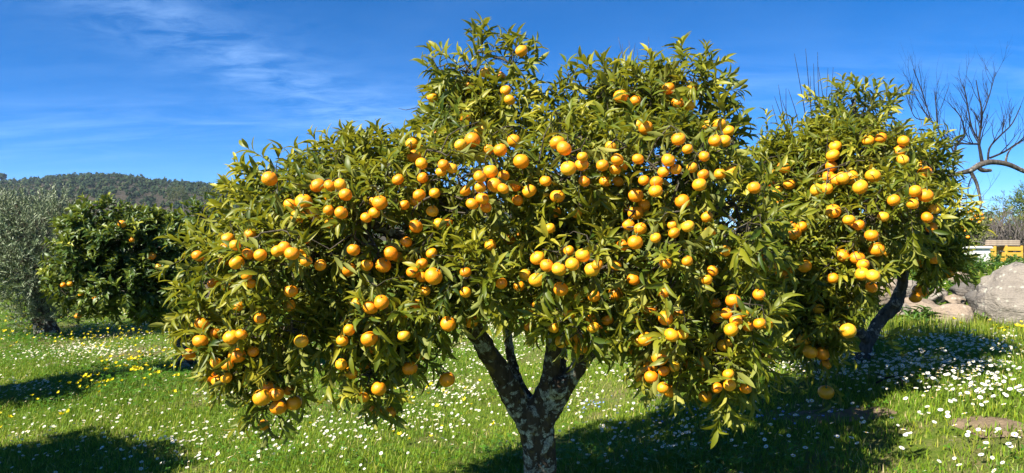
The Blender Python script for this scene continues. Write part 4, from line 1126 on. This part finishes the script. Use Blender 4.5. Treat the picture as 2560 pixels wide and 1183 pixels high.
t = NT('crumbly_soil'); v_ = t.pos()
M['soil'] = t.done(t.bsdf(t.mix(t.noise(30, 5, 0.65, v_), (0.09, 0.064, 0.042), (0.30, 0.23, 0.15)), 0.95, t.bump(t.noise(90, 4, 0.7, v_), 0.8, 0.02), 0.1))
soil_patch(1960, 2240, 1036, 'turned brown soil in the shade'); soil_patch(2400, 2560, 1062, 'dry bare soil strip in the grass')
sk = [on_ground(2190, 970), on_ground(2215, 966), on_ground(2240, 966), on_ground(2255, 974), on_ground(2258, 984)]
for k, z in enumerate((0.03, 0.05, 0.06, 0.05, 0.02)): sk[k] = sk[k] + np.array([0, 0, z])
so = thing('fallen_branch', sk[2] - np.array([0, 0, 0.05]), 'thin dark fallen branch lying among the daisies', 'branch')
tb = Tubes(); tb.add(np.array(sk) - np.array(so.location), [0.006, 0.006, 0.005, 0.004, 0.003], 5); tb.add(np.array([sk[1], sk[1] + np.array([-0.06, 0.05, 0.03])]) - np.array(so.location), [0.004, 0.001], 4)
tb.add(np.array([sk[3], sk[3] + np.array([0.09, 0.03, 0.04])]) - np.array(so.location), [0.003, 0.001], 4)
link('stick', tb.mesh('stick', M['black_twig']), so)


# ------------------------------------------------------------------ boulders and dry stone bank
def boulder(x0, y0, x1, y1, d, seed, mat, label, depth=0.8, cuts=7, sink=0.08, rough=0.16):
    r = np.random.default_rng(seed)
    bm = bmesh.new(); bmesh.ops.create_icosphere(bm, subdivisions=4 if x1 - x0 < 200 else 5, radius=1.0)
    V = np.array([v.co[:] for v in bm.verts])
    sv = Vector((seed * 3.1, seed * 1.7, 0))
    for _ in range(cuts):
        n = norm(r.normal(size=3) * np.array([1, 1, 0.8])); h = r.uniform(0.55, 0.85); s = V @ n - h
        V = V - np.clip(s, 0, None)[:, None] * n * 0.92
    V = V / np.abs(V).max(0)
    nz_ = np.array([rough * noise.fractal(Vector(p) * 1.4 + sv, 1.0, 2.1, 5) + 0.03 * noise.noise(Vector(p) * 9 + sv) for p in V])
    V = V * (1 + nz_[:, None])
    lo, hi = V.min(0), V.max(0); V = (V - (lo + hi) / 2) / ((hi - lo) / 2)
    c = P((x0 + x1) / 2, (y0 + y1) / 2, d); w = (x1 - x0) / F * d / 2; h = (y1 - y0) / F * d / 2
    V = V * [w, w * depth, h * (1 + sink)]
    for v, p in zip(bm.verts, V): v.co = p
    me = bpy.data.meshes.new('boulder'); bm.to_mesh(me); bm.free(); me.materials.append(M[mat])
    me.polygons.foreach_set('use_smooth', np.ones(len(me.polygons), bool))
    o = link('boulder', me, None, label, 'rock', 'stones of the rough bank'); o.location = c - np.array([0, 0, h * sink])
    return o


boulder(2462, 655, 2740, 845, 7.05, 3, 'granite', 'huge pale lichen-spotted boulder at the edge of the bank', 0.9, 6, rough=0.12)
boulder(2448, 688, 2520, 738, 7.26, 5, 'granite', 'grey wedge of rock jutting from the huge boulder over a dark gap', 1.0, 9, 0.0)
boulder(2418, 722, 2510, 784, 7.35, 8, 'granite_dark', 'mottled brown stone wedged under the huge boulder', 0.8, 9)
boulder(2382, 705, 2440, 750, 7.74, 12, 'granite_dark', 'dark grey rounded stone below the weedy terrace', 0.9, 8)
boulder(2322, 757, 2442, 832, 7.13, 15, 'granite_pink', 'long low sandy stone resting in the yellow-flowered grass', 0.7, 7)
boulder(2225, 742, 2365, 795, 7.48, 18, 'granite_pink', 'flat beige stone lying behind the leaning trunk', 0.6, 7)
boulder(2318, 716, 2368, 762, 7.79, 21, 'granite', 'pale grey upright stone behind the flat beige stone', 0.8, 9)
boulder(2362, 736, 2412, 762, 7.66, 24, 'granite_pink', 'small cream stone between grey upright and dark rounded stones', 0.8, 8)
boulder(2184, 694, 2248, 760, 7.74, 27, 'granite_pink', 'pinkish stone seen beside the leaning trunk', 0.7, 8)
boulder(2246, 700, 2300, 752, 7.83, 30, 'granite', 'grey stone half hidden under hanging mandarins', 0.7, 8)
boulder(2250, 758, 2278, 796, 7.31, 33, 'granite', 'narrow grey stone touching the leaning trunk bend', 0.8, 8)
boulder(2120, 700, 2190, 770, 7.74, 36, 'granite', 'beige stone hidden in the mandarin leaves', 0.7, 8)
boulder(2372, 680, 2420, 708, 8.35, 39, 'granite_pink', 'small rough stone on the terrace lip', 0.8, 8)

# weeds on the terrace and tufts between the stones
rgw = np.random.default_rng(101)


def weed_leaves(x, y, hmin, hmax, size, n_per, r, tone0=0.5):
    n = len(x); base = np.stack([x, y, ground(x, y)], 1); d = norm(np.stack([r.normal(0, 0.35, n), r.normal(0, 0.35, n), np.ones(n)], 1)); L = r.uniform(hmin, hmax, n)
    m, idx = leaf_matrices(base, d, L, np.full(n, n_per), size, r, spread=(0.7, 1.3), droop=0.2, up=0.8)
    return m, np.clip(tone0 + r.normal(0, 0.15, n)[idx] + r.normal(0, 0.12, len(m)), 0, 1), base, d, L


xa, ya = rgw.uniform(2.5, 8.5, 1050), rgw.uniform(8.0, 11.6, 1050)
m1, t1, b1, d1, L1 = weed_leaves(xa, ya, 0.06, 0.22, 0.060, 11, rgw)
xb, yb = rgw.uniform(2.5, 5.8, 320), rgw.uniform(7.0, 8.1, 320)
m2, t2, b2, d2, L2 = weed_leaves(xb, yb, 0.06, 0.18, 0.07, 9, rgw, 0.55)
m = np.concatenate([m1, m2]); tn = np.concatenate([t1, t2])
v, f, a = scatter(WIDE_LEAVES[0][0], WIDE_LEAVES[0][1], m, tn)
link('weeds', make_mesh('weeds', v, f, None, M['weed'], a), label='leafy green weeds growing on the terrace above the stones', cat='weeds', kind='stuff')
gp = on_ground(2195, 770)
mm_, tt_, *_ = weed_leaves(gp[0] + rgw.normal(0, 0.10, 26), 7.2 + rgw.normal(0, 0.08, 26), 0.1, 0.22, 0.13, 7, rgw, 0.5)
o = thing('leafy_weed', (gp[0], 7.2, float(ground(gp[0], 7.2))), 'lush green weed clump beside the leaning trunk', 'plant')
v, f, a = scatter(LEAVES[2][0], LEAVES[2][1], mm_, tt_); link('leaves', make_mesh('leaves', v - np.array(o.location), f, None, M['weed'], a), o, kind='stuff')
# pale flower heads among the weeds
pick = rgw.choice(len(b1), 260, replace=False); hd = b1[pick] + d1[pick] * (L1[pick] + 0.04)[:, None]
ez = np.tile([[0, 0, 1.0]], (260, 1)); mh = np.stack([np.tile([[1.0, 0, 0]], (260, 1)) * 0.02, np.tile([[0, 1.0, 0]], (260, 1)) * 0.02, ez * 0.02, hd], 2)
v, f, a = scatter(DAISY[0], DAISY[1], mh, np.zeros(260))
link('weed_flowers', make_mesh('weed_flowers', v, f, None, flat('cream_petal', (0.75, 0.74, 0.50), 0.6), None), label='cream flower heads among the terrace weeds', cat='flowers', kind='stuff')

# ------------------------------------------------------------------ behind the terrace
def box_mesh(name, sx, sy, sz, mat, bev=0.01):
    bm = bmesh.new(); bmesh.ops.create_cube(bm, size=1.0)
    for v in bm.verts: v.co = (v.co.x * sx, v.co.y * sy, v.co.z * sz)
    bmesh.ops.bevel(bm, geom=bm.edges[:], offset=bev, segments=2, affect='EDGES')
    me = bpy.data.meshes.new(name); bm.to_mesh(me); bm.free(); me.materials.append(mat); return me


WD = 11.8
wa, wb = P(2050, 622, WD), P(2466, 622, WD); gz = float(ground(wb[0], WD))
w_h = wb[2] - gz
o = thing('white_wall', ((wa[0] + wb[0]) / 2, WD, gz - 0.1), 'low whitewashed wall running behind the terrace weeds', 'wall')
c = link('masonry', box_mesh('masonry', wb[0] - wa[0], 0.22, w_h + 0.1, M['white_wall']), o); c.location = (0, 0, (w_h + 0.1) / 2)
c = link('coping', box_mesh('coping', wb[0] - wa[0] + 0.05, 0.28, 0.04, M['white_wall'], 0.012), o); c.location = (0, 0, w_h + 0.1 + 0.018)

CD = 12.3


def crate(x0, x1, y0, y1, label):
    w = (x1 - x0) / F * CD; h = (y1 - y0) / F * CD + 0.06; dp = 0.3
    b = P((x0 + x1) / 2, y1, CD); zb = float(ground(b[0], CD))
    ztop = CAMZ - (y0 - CY) / F * CD; h = ztop - zb
    o = thing('crate', (b[0], CD, zb), label, 'crate', 'yellow crates behind the terrace')
    pm = box_mesh('corner_post', 0.03, 0.03, h, M['crate'], 0.004); lm_ = box_mesh('slat', w, 0.012, h * 0.24, M['crate'], 0.003); sm_ = box_mesh('slat', 0.012, dp - 0.04, h * 0.24, M['crate'], 0.003)
    for sx in (-1, 1):
        for sy in (-1, 1): link('corner_post', pm, o).location = (sx * (w / 2 - 0.012), sy * (dp / 2 - 0.012), h / 2)
    for k in range(3):
        z = h * (0.16 + 0.33 * k)
        for s_ in (-1, 1):
            link('slat', lm_, o).location = (0, s_ * (dp / 2), z); link('slat', sm_, o).location = (s_ * (w / 2 - 0.004), 0, z)
    link('base', box_mesh('base', w - 0.02, dp - 0.02, 0.02, M['crate'], 0.004), o).location = (0, 0, 0.012)
    return ztop


crate(2452, 2476, 615, 628, 'small yellow plastic crate at the end of the white wall')
zt = crate(2500, 2542, 614, 627, 'wide yellow plastic crate under the tangle of dry branches')
bc = P(2505, 609, CD)
o = thing('plank_stack', (bc[0], CD, zt), 'weathered beige planks laid across the yellow crate', 'planks')
for k in range(3):
    c = link('plank', box_mesh('plank', 62 / F * CD, 0.26, 0.028, M['board'], 0.004), o); c.location = (0.01 * k, 0.01 * (k - 1), 0.015 + 0.030 * k)

# far mandarin tree with small bright fruit
FD = 22.0
fb = P(2415, 622, FD); fb[2] = float(ground(fb[0], FD)) - 0.02
F_FRUIT = [(2424,530,4),(2432,528,4),(2440,540,4),(2445,536,4),(2454,536,4),(2400,560,4),(2403,570,4),(2428,550,4),(2435,567,4),(2445,548,4),(2449,556,4),(2456,548,4),(2390,588,4),(2410,578,4),(2420,593,4),(2461,545,3),(2478,550,4),(2388,551,3)]
build_citrus('mandarin_tree', 'far mandarin tree dotted with bright fruit behind the white wall', 'fruit trees of the orchard', fb,
             [(2395,575,35,30,FD,.6),(2440,560,32,30,FD - .2,.6),(2430,595,45,22,FD - .2,.6),(2470,585,35,20,FD,.5),(2360,580,40,30,FD,.6)], 420, 0.13, np.random.default_rng(131), M['leaf_far'],
             [lm((2415, 628, FD, .09), (2416, 605, FD, .07), (2420, 580, FD, .04), (2440, 545, FD, .015)), lm((2416, 600, FD, .04), (2390, 575, FD, .02), (2370, 565, FD, .01))], F_FRUIT,
             templates=WIDE_LEAVES, trunk_voxel=0.02, n_parts=0, min_px=3, sprout_len=(0.2, 0.35), nl=(7, 10), sun_tone=0.3, extra_sprouts=[(2432, 540, FD, 2436, 515, 0), (2440, 545, FD, 2445, 520, 0)])


def leafy(name, label, cat, base, blobs, n, size, mat, tmpl, seed, limbs, length=(0.25, 0.5), nper=10, bark='bark'):
    r = np.random.default_rng(seed); root = thing(name, base, label, cat); org = np.array(base)
    c, rr = blob_world(blobs); p, dr = sprouts(c, rr, n, r, core=0.8, core_keep=0.4)
    td = norm(dr + np.array([0, 0, 0.3]) + r.normal(0, 0.45, p.shape)); L = r.uniform(*length, n)
    m, idx = leaf_matrices(p, td, L, np.full(n, nper), size, r)
    v, f, a = scatter(tmpl[0], tmpl[1], m, np.clip(r.normal(0.5, 0.2, n)[idx] + r.normal(0, 0.1, len(m)), 0, 1))
    link('crown', make_mesh('crown', v - org, f, None, mat, a), root)
    tb = Tubes(); nodes = []
    for l_ in limbs:
        q_ = smooth_path(l_, 10); tb.add(q_[:, :3] - org, q_[:, 3], 7); nodes += list(q_[:, :3])
    link('trunk', tb.mesh('trunk', M[bark]), root)
    tw = branch_tree(nodes, p, r, 0.003, 0.0025, 3); tw.v = [q_ - org for q_ in tw.v]
    link('branchwork', tw.mesh('branchwork', M['twig']), root, kind='stuff')
    return root


ED = 27.0
eb = P(2560, 625, ED); eb[2] = float(ground(eb[0], ED)) - 0.05
leafy('evergreen_tree', 'dark evergreen tree behind the tangle of dry branches', 'tree', eb, [(2540,540,50,40,ED,.8),(2600,520,60,50,ED,.8),(2500,585,45,35,ED - .5,.7),(2570,595,60,30,ED - .5,.7),(2650,570,60,50,ED,.8)], 700, 0.16, M['leaf_far'], OLIVE_LEAF, 141,
      [lm((2560, 632, ED, .16), (2562, 590, ED, .12), (2560, 545, ED, .06), (2575, 510, ED, .02)), lm((2562, 590, ED, .07), (2620, 550, ED, .03)), lm((2562, 600, ED, .07), (2510, 580, ED, .03))], (0.3, 0.6), 14)
SD = 15.5
sb = P(2490, 615, SD); sb[2] = float(ground(sb[0], SD)) - 0.02
leafy('shrub', 'yellow-green leafy shrub below the dry branches', 'shrub', sb, [(2495,580,35,14,SD,.3),(2465,590,28,16,SD,.3),(2520,590,25,16,SD,.3),(2545,600,25,18,SD,.3)], 150, 0.09, leaf_material('shrub_leaf', [(0, (0.08, 0.11, 0.02)), (1, (0.24, 0.25, 0.05))], 0.5, 0.25), WIDE_LEAVES[0], 143,
      [lm((2490, 625, SD, .03), (2492, 600, SD, .02), (2495, 580, SD, .008)), lm((2492, 605, SD, .015), (2525, 592, SD, .008)), lm((2491, 612, SD, .015), (2465, 595, SD, .008))], (0.12, 0.25), 9)
# hedge line closing the terrace beyond the wall
for k, (a_, b_, wd_, h_, D_) in enumerate(((2330, 600, 70, 26, 34.0), (2390, 608, 45, 14, 36.0), (2230, 590, 90, 34, 33.0), (2720, 575, 120, 50, 30.0), (1900, 590, 200, 40, 34.0), (1300, 640, 500, 30, 40.0), (2500, 612, 60, 14, 38.0))):
    hb = P(a_, b_ + h_, D_); hb[2] = float(ground(hb[0], D_)) - 0.05
    leafy('hedge_bush', ('dark bush beyond the white wall', 'low bush between wall and far mandarin tree', 'bush hidden beyond the leaning mandarin tree', 'tall bush past the dry branches', 'wide bush behind the big mandarin tree', 'long low hedge glimpsed past the forked trunk',
          'low bush behind the yellow crates')[k], 'bush', hb, [(a_, b_, wd_, h_, D_, .7), (a_ - wd_ * .5, b_ + h_ * .35, wd_ * .6, h_ * .7, D_, .6), (a_ + wd_ * .5, b_ + h_ * .3, wd_ * .6, h_ * .7, D_, .6)], 260, 0.20, M['leaf_far'], OLIVE_LEAF, 151 + k,
          [lm((a_, b_ + h_ + 10, D_, .06), (a_, b_ + h_ * .5, D_, .05), (a_, b_, D_, .02))], (0.3, 0.55), 12)


# ------------------------------------------------------------------ bare wood
def twig_fan(tb, start, direction, length, rad, r, level, px_per=None, curve=0.25, kids=5, up=0.5):
    """a bare branch that forks again and again"""
    n = 6; pts = [np.array(start, float)]; d = np.array(direction, float)
    for k in range(n):
        d = norm(d + r.normal(0, curve * 0.35, 3) + np.array([0, 0, up * 0.08])); pts.append(pts[-1] + d * length / n)
    tb.add(np.array(pts), np.linspace(rad, rad * 0.35, n + 1), 5 if rad > 0.01 else 3, cap=False)
    if level <= 0: return
    for k in range(kids):
        f = r.uniform(0.25, 0.98); i = min(int(f * n), n - 1); p0 = pts[i] + (pts[i + 1] - pts[i]) * (f * n - i)
        dd = norm(pts[i + 1] - pts[i]); s = norm(np.cross(dd, r.normal(size=3)))
        twig_fan(tb, p0, norm(dd * 0.75 + s * 0.6 + np.array([0, 0, up * 0.5])), length * r.uniform(0.35, 0.65), rad * 0.5 * (1 - 0.4 * f), r, level - 1, None, curve, max(kids - 1, 2), up)


BD = 8.6
rgb = np.random.default_rng(171)
bb = P(2760, 700, BD); bb[2] = float(ground(bb[0], BD)) - 0.03
bare = thing('bare_tree', bb, 'leafless dark tree with a crooked limb and fans of thin twigs', 'tree')
gpx = project(np.array([bb]))[1][0]
trunk = lm((2760, gpx + 6, BD, .14), (2752, 640, BD, .11), (2725, 540, BD, .09), (2670, 470, BD, .07), (2600, 440, BD, .035), (2560, 428, BD, .026), (2520, 411, BD, .028), (2480, 405, BD, .032), (2450, 412, BD, .034), (2425, 427, BD, .030), (2395, 434, BD, .024), (2360, 446, BD, .017), (2330, 462, BD, .010))
p_ = smooth_path(trunk, 60); tb = Tubes(); tb.add(p_[:, :3] - bb, p_[:, 3], 9); link('trunk', tb.mesh('trunk', M['bark_bare']), bare)
for pts in ([(2425, 427, BD, .022), (2440, 455, BD, .019), (2448, 485, BD, .016), (2452, 512, BD, .013), (2447, 525, BD, .007)],
            [(2440, 412, BD, .022), (2455, 425, BD, .026), (2478, 426, BD, .018)],
            [(2515, 410, BD, .018), (2516, 395, BD, .012), (2525, 375, BD, .008), (2545, 360, BD, .005), (2575, 350, BD, .003)]):
    q_ = smooth_path(lm(*pts), 16); tb = Tubes(); tb.add(q_[:, :3] - bb, q_[:, 3], 7); link('limb', tb.mesh('limb', M['bark_bare']), bare)
tw = Tubes()
for pts in ([(2455, 405, BD, .016), (2450, 375, BD, .013), (2447, 355, BD, .011), (2452, 320, BD, .009), (2455, 280, BD, .007), (2448, 245, BD, .005), (2440, 200, BD, .003)],
            [(2448, 360, BD, .009), (2425, 360, BD, .008), (2400, 360, BD, .007), (2385, 372, BD, .006)], [(2450, 355, BD, .008), (2430, 320, BD, .006), (2420, 270, BD, .005), (2410, 215, BD, .003)],
            [(2470, 405, BD, .010), (2474, 370, BD, .008), (2500, 340, BD, .007), (2530, 310, BD, .005), (2552, 265, BD, .003)], [(2475, 395, BD, .010), (2510, 380, BD, .008), (2540, 360, BD, .006), (2570, 345, BD, .004)],
            [(2388, 400, BD, .012), (2390, 365, BD, .010), (2410, 340, BD, .007), (2405, 300, BD, .005), (2385, 270, BD, .003)], [(2380, 420, BD, .010), (2388, 390, BD, .008), (2360, 340, BD, .006), (2330, 305, BD, .005), (2315, 260, BD, .004), (2300, 215, BD, .004), (2283, 172, BD, .002)],
            [(2325, 300, BD, .004), (2300, 260, BD, .003), (2270, 200, BD, .0015)], [(2430, 440, BD, .005), (2420, 470, BD, .004), (2425, 495, BD, .003), (2448, 510, BD, .003)], [(2385, 420, BD, .004), (2382, 470, BD, .003), (2378, 540, BD, .002)],
            [(2360, 360, BD, .006), (2345, 320, BD, .005), (2340, 270, BD, .003), (2338, 230, BD, .002)], [(2455, 290, BD, .005), (2470, 250, BD, .004), (2480, 215, BD, .003), (2490, 180, BD, .0015)], [(2310, 300, BD, .004), (2285, 290, BD, .003), (2265, 235, BD, .0015)]):
    q_ = smooth_path(lm(*pts), 14); tw.add(q_[:, :3], q_[:, 3] * 1.25 + 0.001, 5, cap=False)
    for _ in range(9):
        i = rgb.integers(3, 13); dd = norm(q_[i, :3] - q_[i - 1, :3]); s = norm(np.cross(dd, rgb.normal(size=3)))
        twig_fan(tw, q_[i, :3], norm(dd * 0.5 + s * 0.5 + np.array([0, 0, 0.6])), rgb.uniform(0.15, 0.42), q_[i, 3] * 0.7 + 0.001, rgb, 1, kids=4, up=0.8)
tw.v = [x - bb for x in tw.v]
link('branchwork', tw.mesh('branchwork', M['black_twig']), bare, kind='stuff')

UD = 9.6
ub = P(2060, 600, UD); ub[2] = float(ground(ub[0], UD)) - 0.03
sh = thing('bare_tree', ub, 'pollarded leafless tree whose straight shoots rise behind the leaning mandarin', 'tree')
gpy = project(np.array([ub]))[1][0]
tb = Tubes(); q_ = smooth_path(lm((2060, gpy + 5, UD, .12), (2055, 560, UD, .09), (2062, 450, UD, .08), (2060, 400, UD, .05)), 14); tb.add(q_[:, :3] - ub, q_[:, 3], 8); link('trunk', tb.mesh('trunk', M['bark_bare']), sh)
tb = Tubes(); q_ = smooth_path(lm((2058, 470, UD, .06), (2020, 430, UD, .045), (1985, 400, UD, .03)), 10); tb.add(q_[:, :3] - ub, q_[:, 3], 7); link('limb', tb.mesh('limb', M['bark_bare']), sh)
for (x0, y0, x1, y1) in ((2030, 400, 1986, 134), (2040, 400, 2014, 122), (2075, 405, 2044, 130), (2062, 400, 2034, 159), (2085, 400, 2046, 168), (2068, 400, 2083, 168), (2060, 400, 2070, 170), (1985, 400, 1946, 212), (1995, 400, 1965, 221), (1978, 395, 1936, 241), (2000, 405, 1971, 224), (1975, 395, 1930, 262), (2050, 400, 2026, 190), (1990, 400, 1955, 250)):
    tb = Tubes(); A, B = P(x0, y0, UD), P(x1, y1, UD + rgb.uniform(-0.2, 0.2)); mid = (A + B) / 2 + rgb.normal(0, 0.03, 3)
    q_ = smooth_path(np.array([A, mid, B]), 8); tb.add(q_ - ub, np.linspace(0.010, 0.0022, 8), 5)
    link('shoot', tb.mesh('shoot', M['black_twig']), sh)

# tangle of dry grey branches
TD = 14.0
db = P(2545, 640, TD); db[2] = float(ground(db[0], TD)) - 0.03
dry = thing('dry_shrub', db, 'dome of tangled grey leafless branches behind the terrace', 'shrub')
for k in range(7):
    a_ = rgb.uniform(0, 6.28); tb = Tubes(); e = np.array([math.cos(a_) * 0.35, math.sin(a_) * 0.3, rgb.uniform(0.45, 0.75)])
    tb.add(np.array([(0, 0, 0), e * [0.3, 0.3, 0.5], e]), [0.03, 0.024, 0.012], 6); link('stem', tb.mesh('stem', M['dead_twig']), dry)
tw = Tubes()
for k in range(260):
    a_ = rgb.uniform(0, 6.28); hgt = rgb.uniform(0.15, 0.92); rr_ = rgb.uniform(0.05, 0.45)
    s0 = np.array([math.cos(a_) * rr_ * 0.8, math.sin(a_) * rr_ * 0.7, hgt * 0.6]); e = np.array([math.cos(a_ + rgb.normal(0, .5)) * rgb.uniform(0.4, 0.85), math.sin(a_ + rgb.normal(0, .5)) * rgb.uniform(0.3, 0.6), hgt * rgb.uniform(0.6, 1.0) - rgb.uniform(0, 0.15)])
    mid = (s0 + e) / 2 + np.array([0, 0, rgb.uniform(0.08, 0.25)]) + rgb.normal(0, 0.06, 3)
    q_ = smooth_path(np.array([s0, mid, e]), 8); rad = rgb.uniform(0.004, 0.011); tw.add(q_, np.linspace(rad, rad * 0.3, 8), 4, cap=False)
    for _ in range(2):
        i = rgb.integers(2, 7); twig_fan(tw, q_[i], norm(q_[i] - q_[i - 1] + rgb.normal(0, 0.08, 3)), rgb.uniform(0.12, 0.3), rad * 0.5, rgb, 0, curve=0.9)
link('branchwork', tw.mesh('branchwork', M['dead_twig']), dry, kind='stuff')
pb = P(2500, 560, 14.5); pb[2] = float(ground(pb[0], 14.5)) - 0.02
pk = thing('bare_sapling', pb, 'slender bare sapling with pinkish twigs rising over the dry tangle', 'tree')
tb = Tubes(); tb.add([(0, 0, 0), (0.02, 0, 0.5), (0.0, 0, 0.75)], [0.025, 0.02, 0.012], 6); link('trunk', tb.mesh('trunk', M['dead_twig']), pk)
tw = Tubes()
for k in range(12): twig_fan(tw, (0, 0, rgb.uniform(0.35, 0.75)), norm(np.array([rgb.normal(0, .5), rgb.normal(0, .4), 1.0])), rgb.uniform(0.3, 0.6), 0.007, rgb, 2, kids=4)
link('branchwork', tw.mesh('branchwork', flat('pinkish_twig', (0.20, 0.13, 0.12), 0.8)), pk, kind='stuff')

# ------------------------------------------------------------------ utility pole and wires
PD = 95.0
ub_ = P(2401, 560, PD); ub_[2] = float(ground(ub_[0], PD)) - 0.2
up = thing('utility_pole', ub_, 'pale utility pole with crossarm beyond the far mandarin tree', 'pole')
top = CAMZ - (497 - CY) / F * PD - ub_[2]
tb = Tubes(); tb.add([(0, 0, 0), (0, 0, top)], [0.16, 0.10], 8); link('post', tb.mesh('post', M['concrete']), up)
for z in (top - 0.15, top - 0.75):
    c = link('crossarm', box_mesh('crossarm', 1.3, 0.1, 0.1, M['concrete'], 0.01), up); c.location = (0, -0.1, z)
    for sx in (-0.55, 0.55):
        tb = Tubes(); tb.add([(sx, -0.1, z + 0.04), (sx, -0.1, z + 0.24)], [0.05, 0.03], 6); link('insulator', tb.mesh('insulator', M['concrete']), up)
for k, (sx, tx_, ty_) in enumerate(((-0.55, -40, 30), (0.55, 55, 20))):
    z0 = ub_[2] + top + 0.08; A = np.array([ub_[0] + sx, PD - 0.1, z0]); B = A + np.array([tx_, ty_, 0.3]); tt = np.linspace(0, 1, 14)
    pts = A + (B - A) * tt[:, None]; pts[:, 2] -= 3.2 * tt * (1 - tt)
    wo = thing('power_wire', A, ('thin power wire sagging from the pole towards the mandarin tree', 'thin power wire sagging from the pole past the dry branches')[k], 'wire')
    tb = Tubes(); tb.add(pts - A, 0.02, 4); link('cable', tb.mesh('cable', M['wire']), wo)
    tb = Tubes(); tb.add([B - A + np.array([0, 0, 0.1]), np.array([tx_, ty_, ub_[2] - A[2] - 0.2])], [0.10, 0.16], 6); link('far_post', tb.mesh('far_post', M['concrete']), wo)

# ------------------------------------------------------------------ tall thin eucalyptus below the hill
for (bx, by, blobs, words, D_) in ((434, 545, [(430,482,9,10),(438,492,8,9),(425,495,6,6)], 'thin pale-trunked eucalyptus with a sparse crown below the hill', 262.0),
                                   (461, 548, [(449,474,8,9),(456,485,9,9),(464,497,7,8)], 'taller leaning eucalyptus with a fuller crown below the hill', 258.0),
                                   (512, 545, [(511,478,8,8),(518,487,9,8)], 'eucalyptus standing by the mandarin foliage below the hill', 270.0)):
    eb = P(bx, by, D_); zb = float(ground(eb[0], D_)); eb[2] = zb - 0.3
    gy_ = project(np.array([eb]))[1][0]
    leafy('eucalyptus_tree', words, 'tree', eb, [(a, b, w_, h_, D_, 1.2) for a, b, w_, h_ in blobs], 150, 0.55, M['euc'], OLIVE_LEAF, int(bx), [lm((bx, gy_, D_, .28), (bx - 1, (by + gy_) / 2, D_, .22), (bx - 1, 530, D_, .16), ((bx + blobs[0][0]) / 2, 505, D_, .11), (blobs[0][0], blobs[0][1], D_, .04)),
          lm((bx - 1, 515, D_, .10), (blobs[-1][0], blobs[-1][1], D_, .04))], (0.5, 1.0), 9, 'dead_twig')

# ------------------------------------------------------------------ air: faint blue haze over the far hill
hz = bmesh.new(); bmesh.ops.create_cube(hz, size=1.0)
for v in hz.verts: v.co = (v.co.x * 9000, 0.5 * 9000 * (v.co.y * 2) + 0, (v.co.z + 0.5) * 122.0 - 2.0)
hm_ = bpy.data.meshes.new('haze'); hz.to_mesh(hm_); hz.free()
hmat = bpy.data.materials.new('pale_air'); hmat.use_nodes = True; hmat.node_tree.nodes.clear()
ho = hmat.node_tree.nodes.new('ShaderNodeOutputMaterial'); hv_ = hmat.node_tree.nodes.new('ShaderNodeVolumePrincipled')
hv_.inputs['Color'].default_value = (0.62, 0.78, 1.0, 1); hv_.inputs['Density'].default_value = 0.00011; hv_.inputs['Anisotropy'].default_value = 0.0
hmat.node_tree.links.new(hv_.outputs[0], ho.inputs['Volume']); hm_.materials.append(hmat)
link('haze', hm_, label='faint blue haze in front of the far hill', cat='haze', kind='stuff')
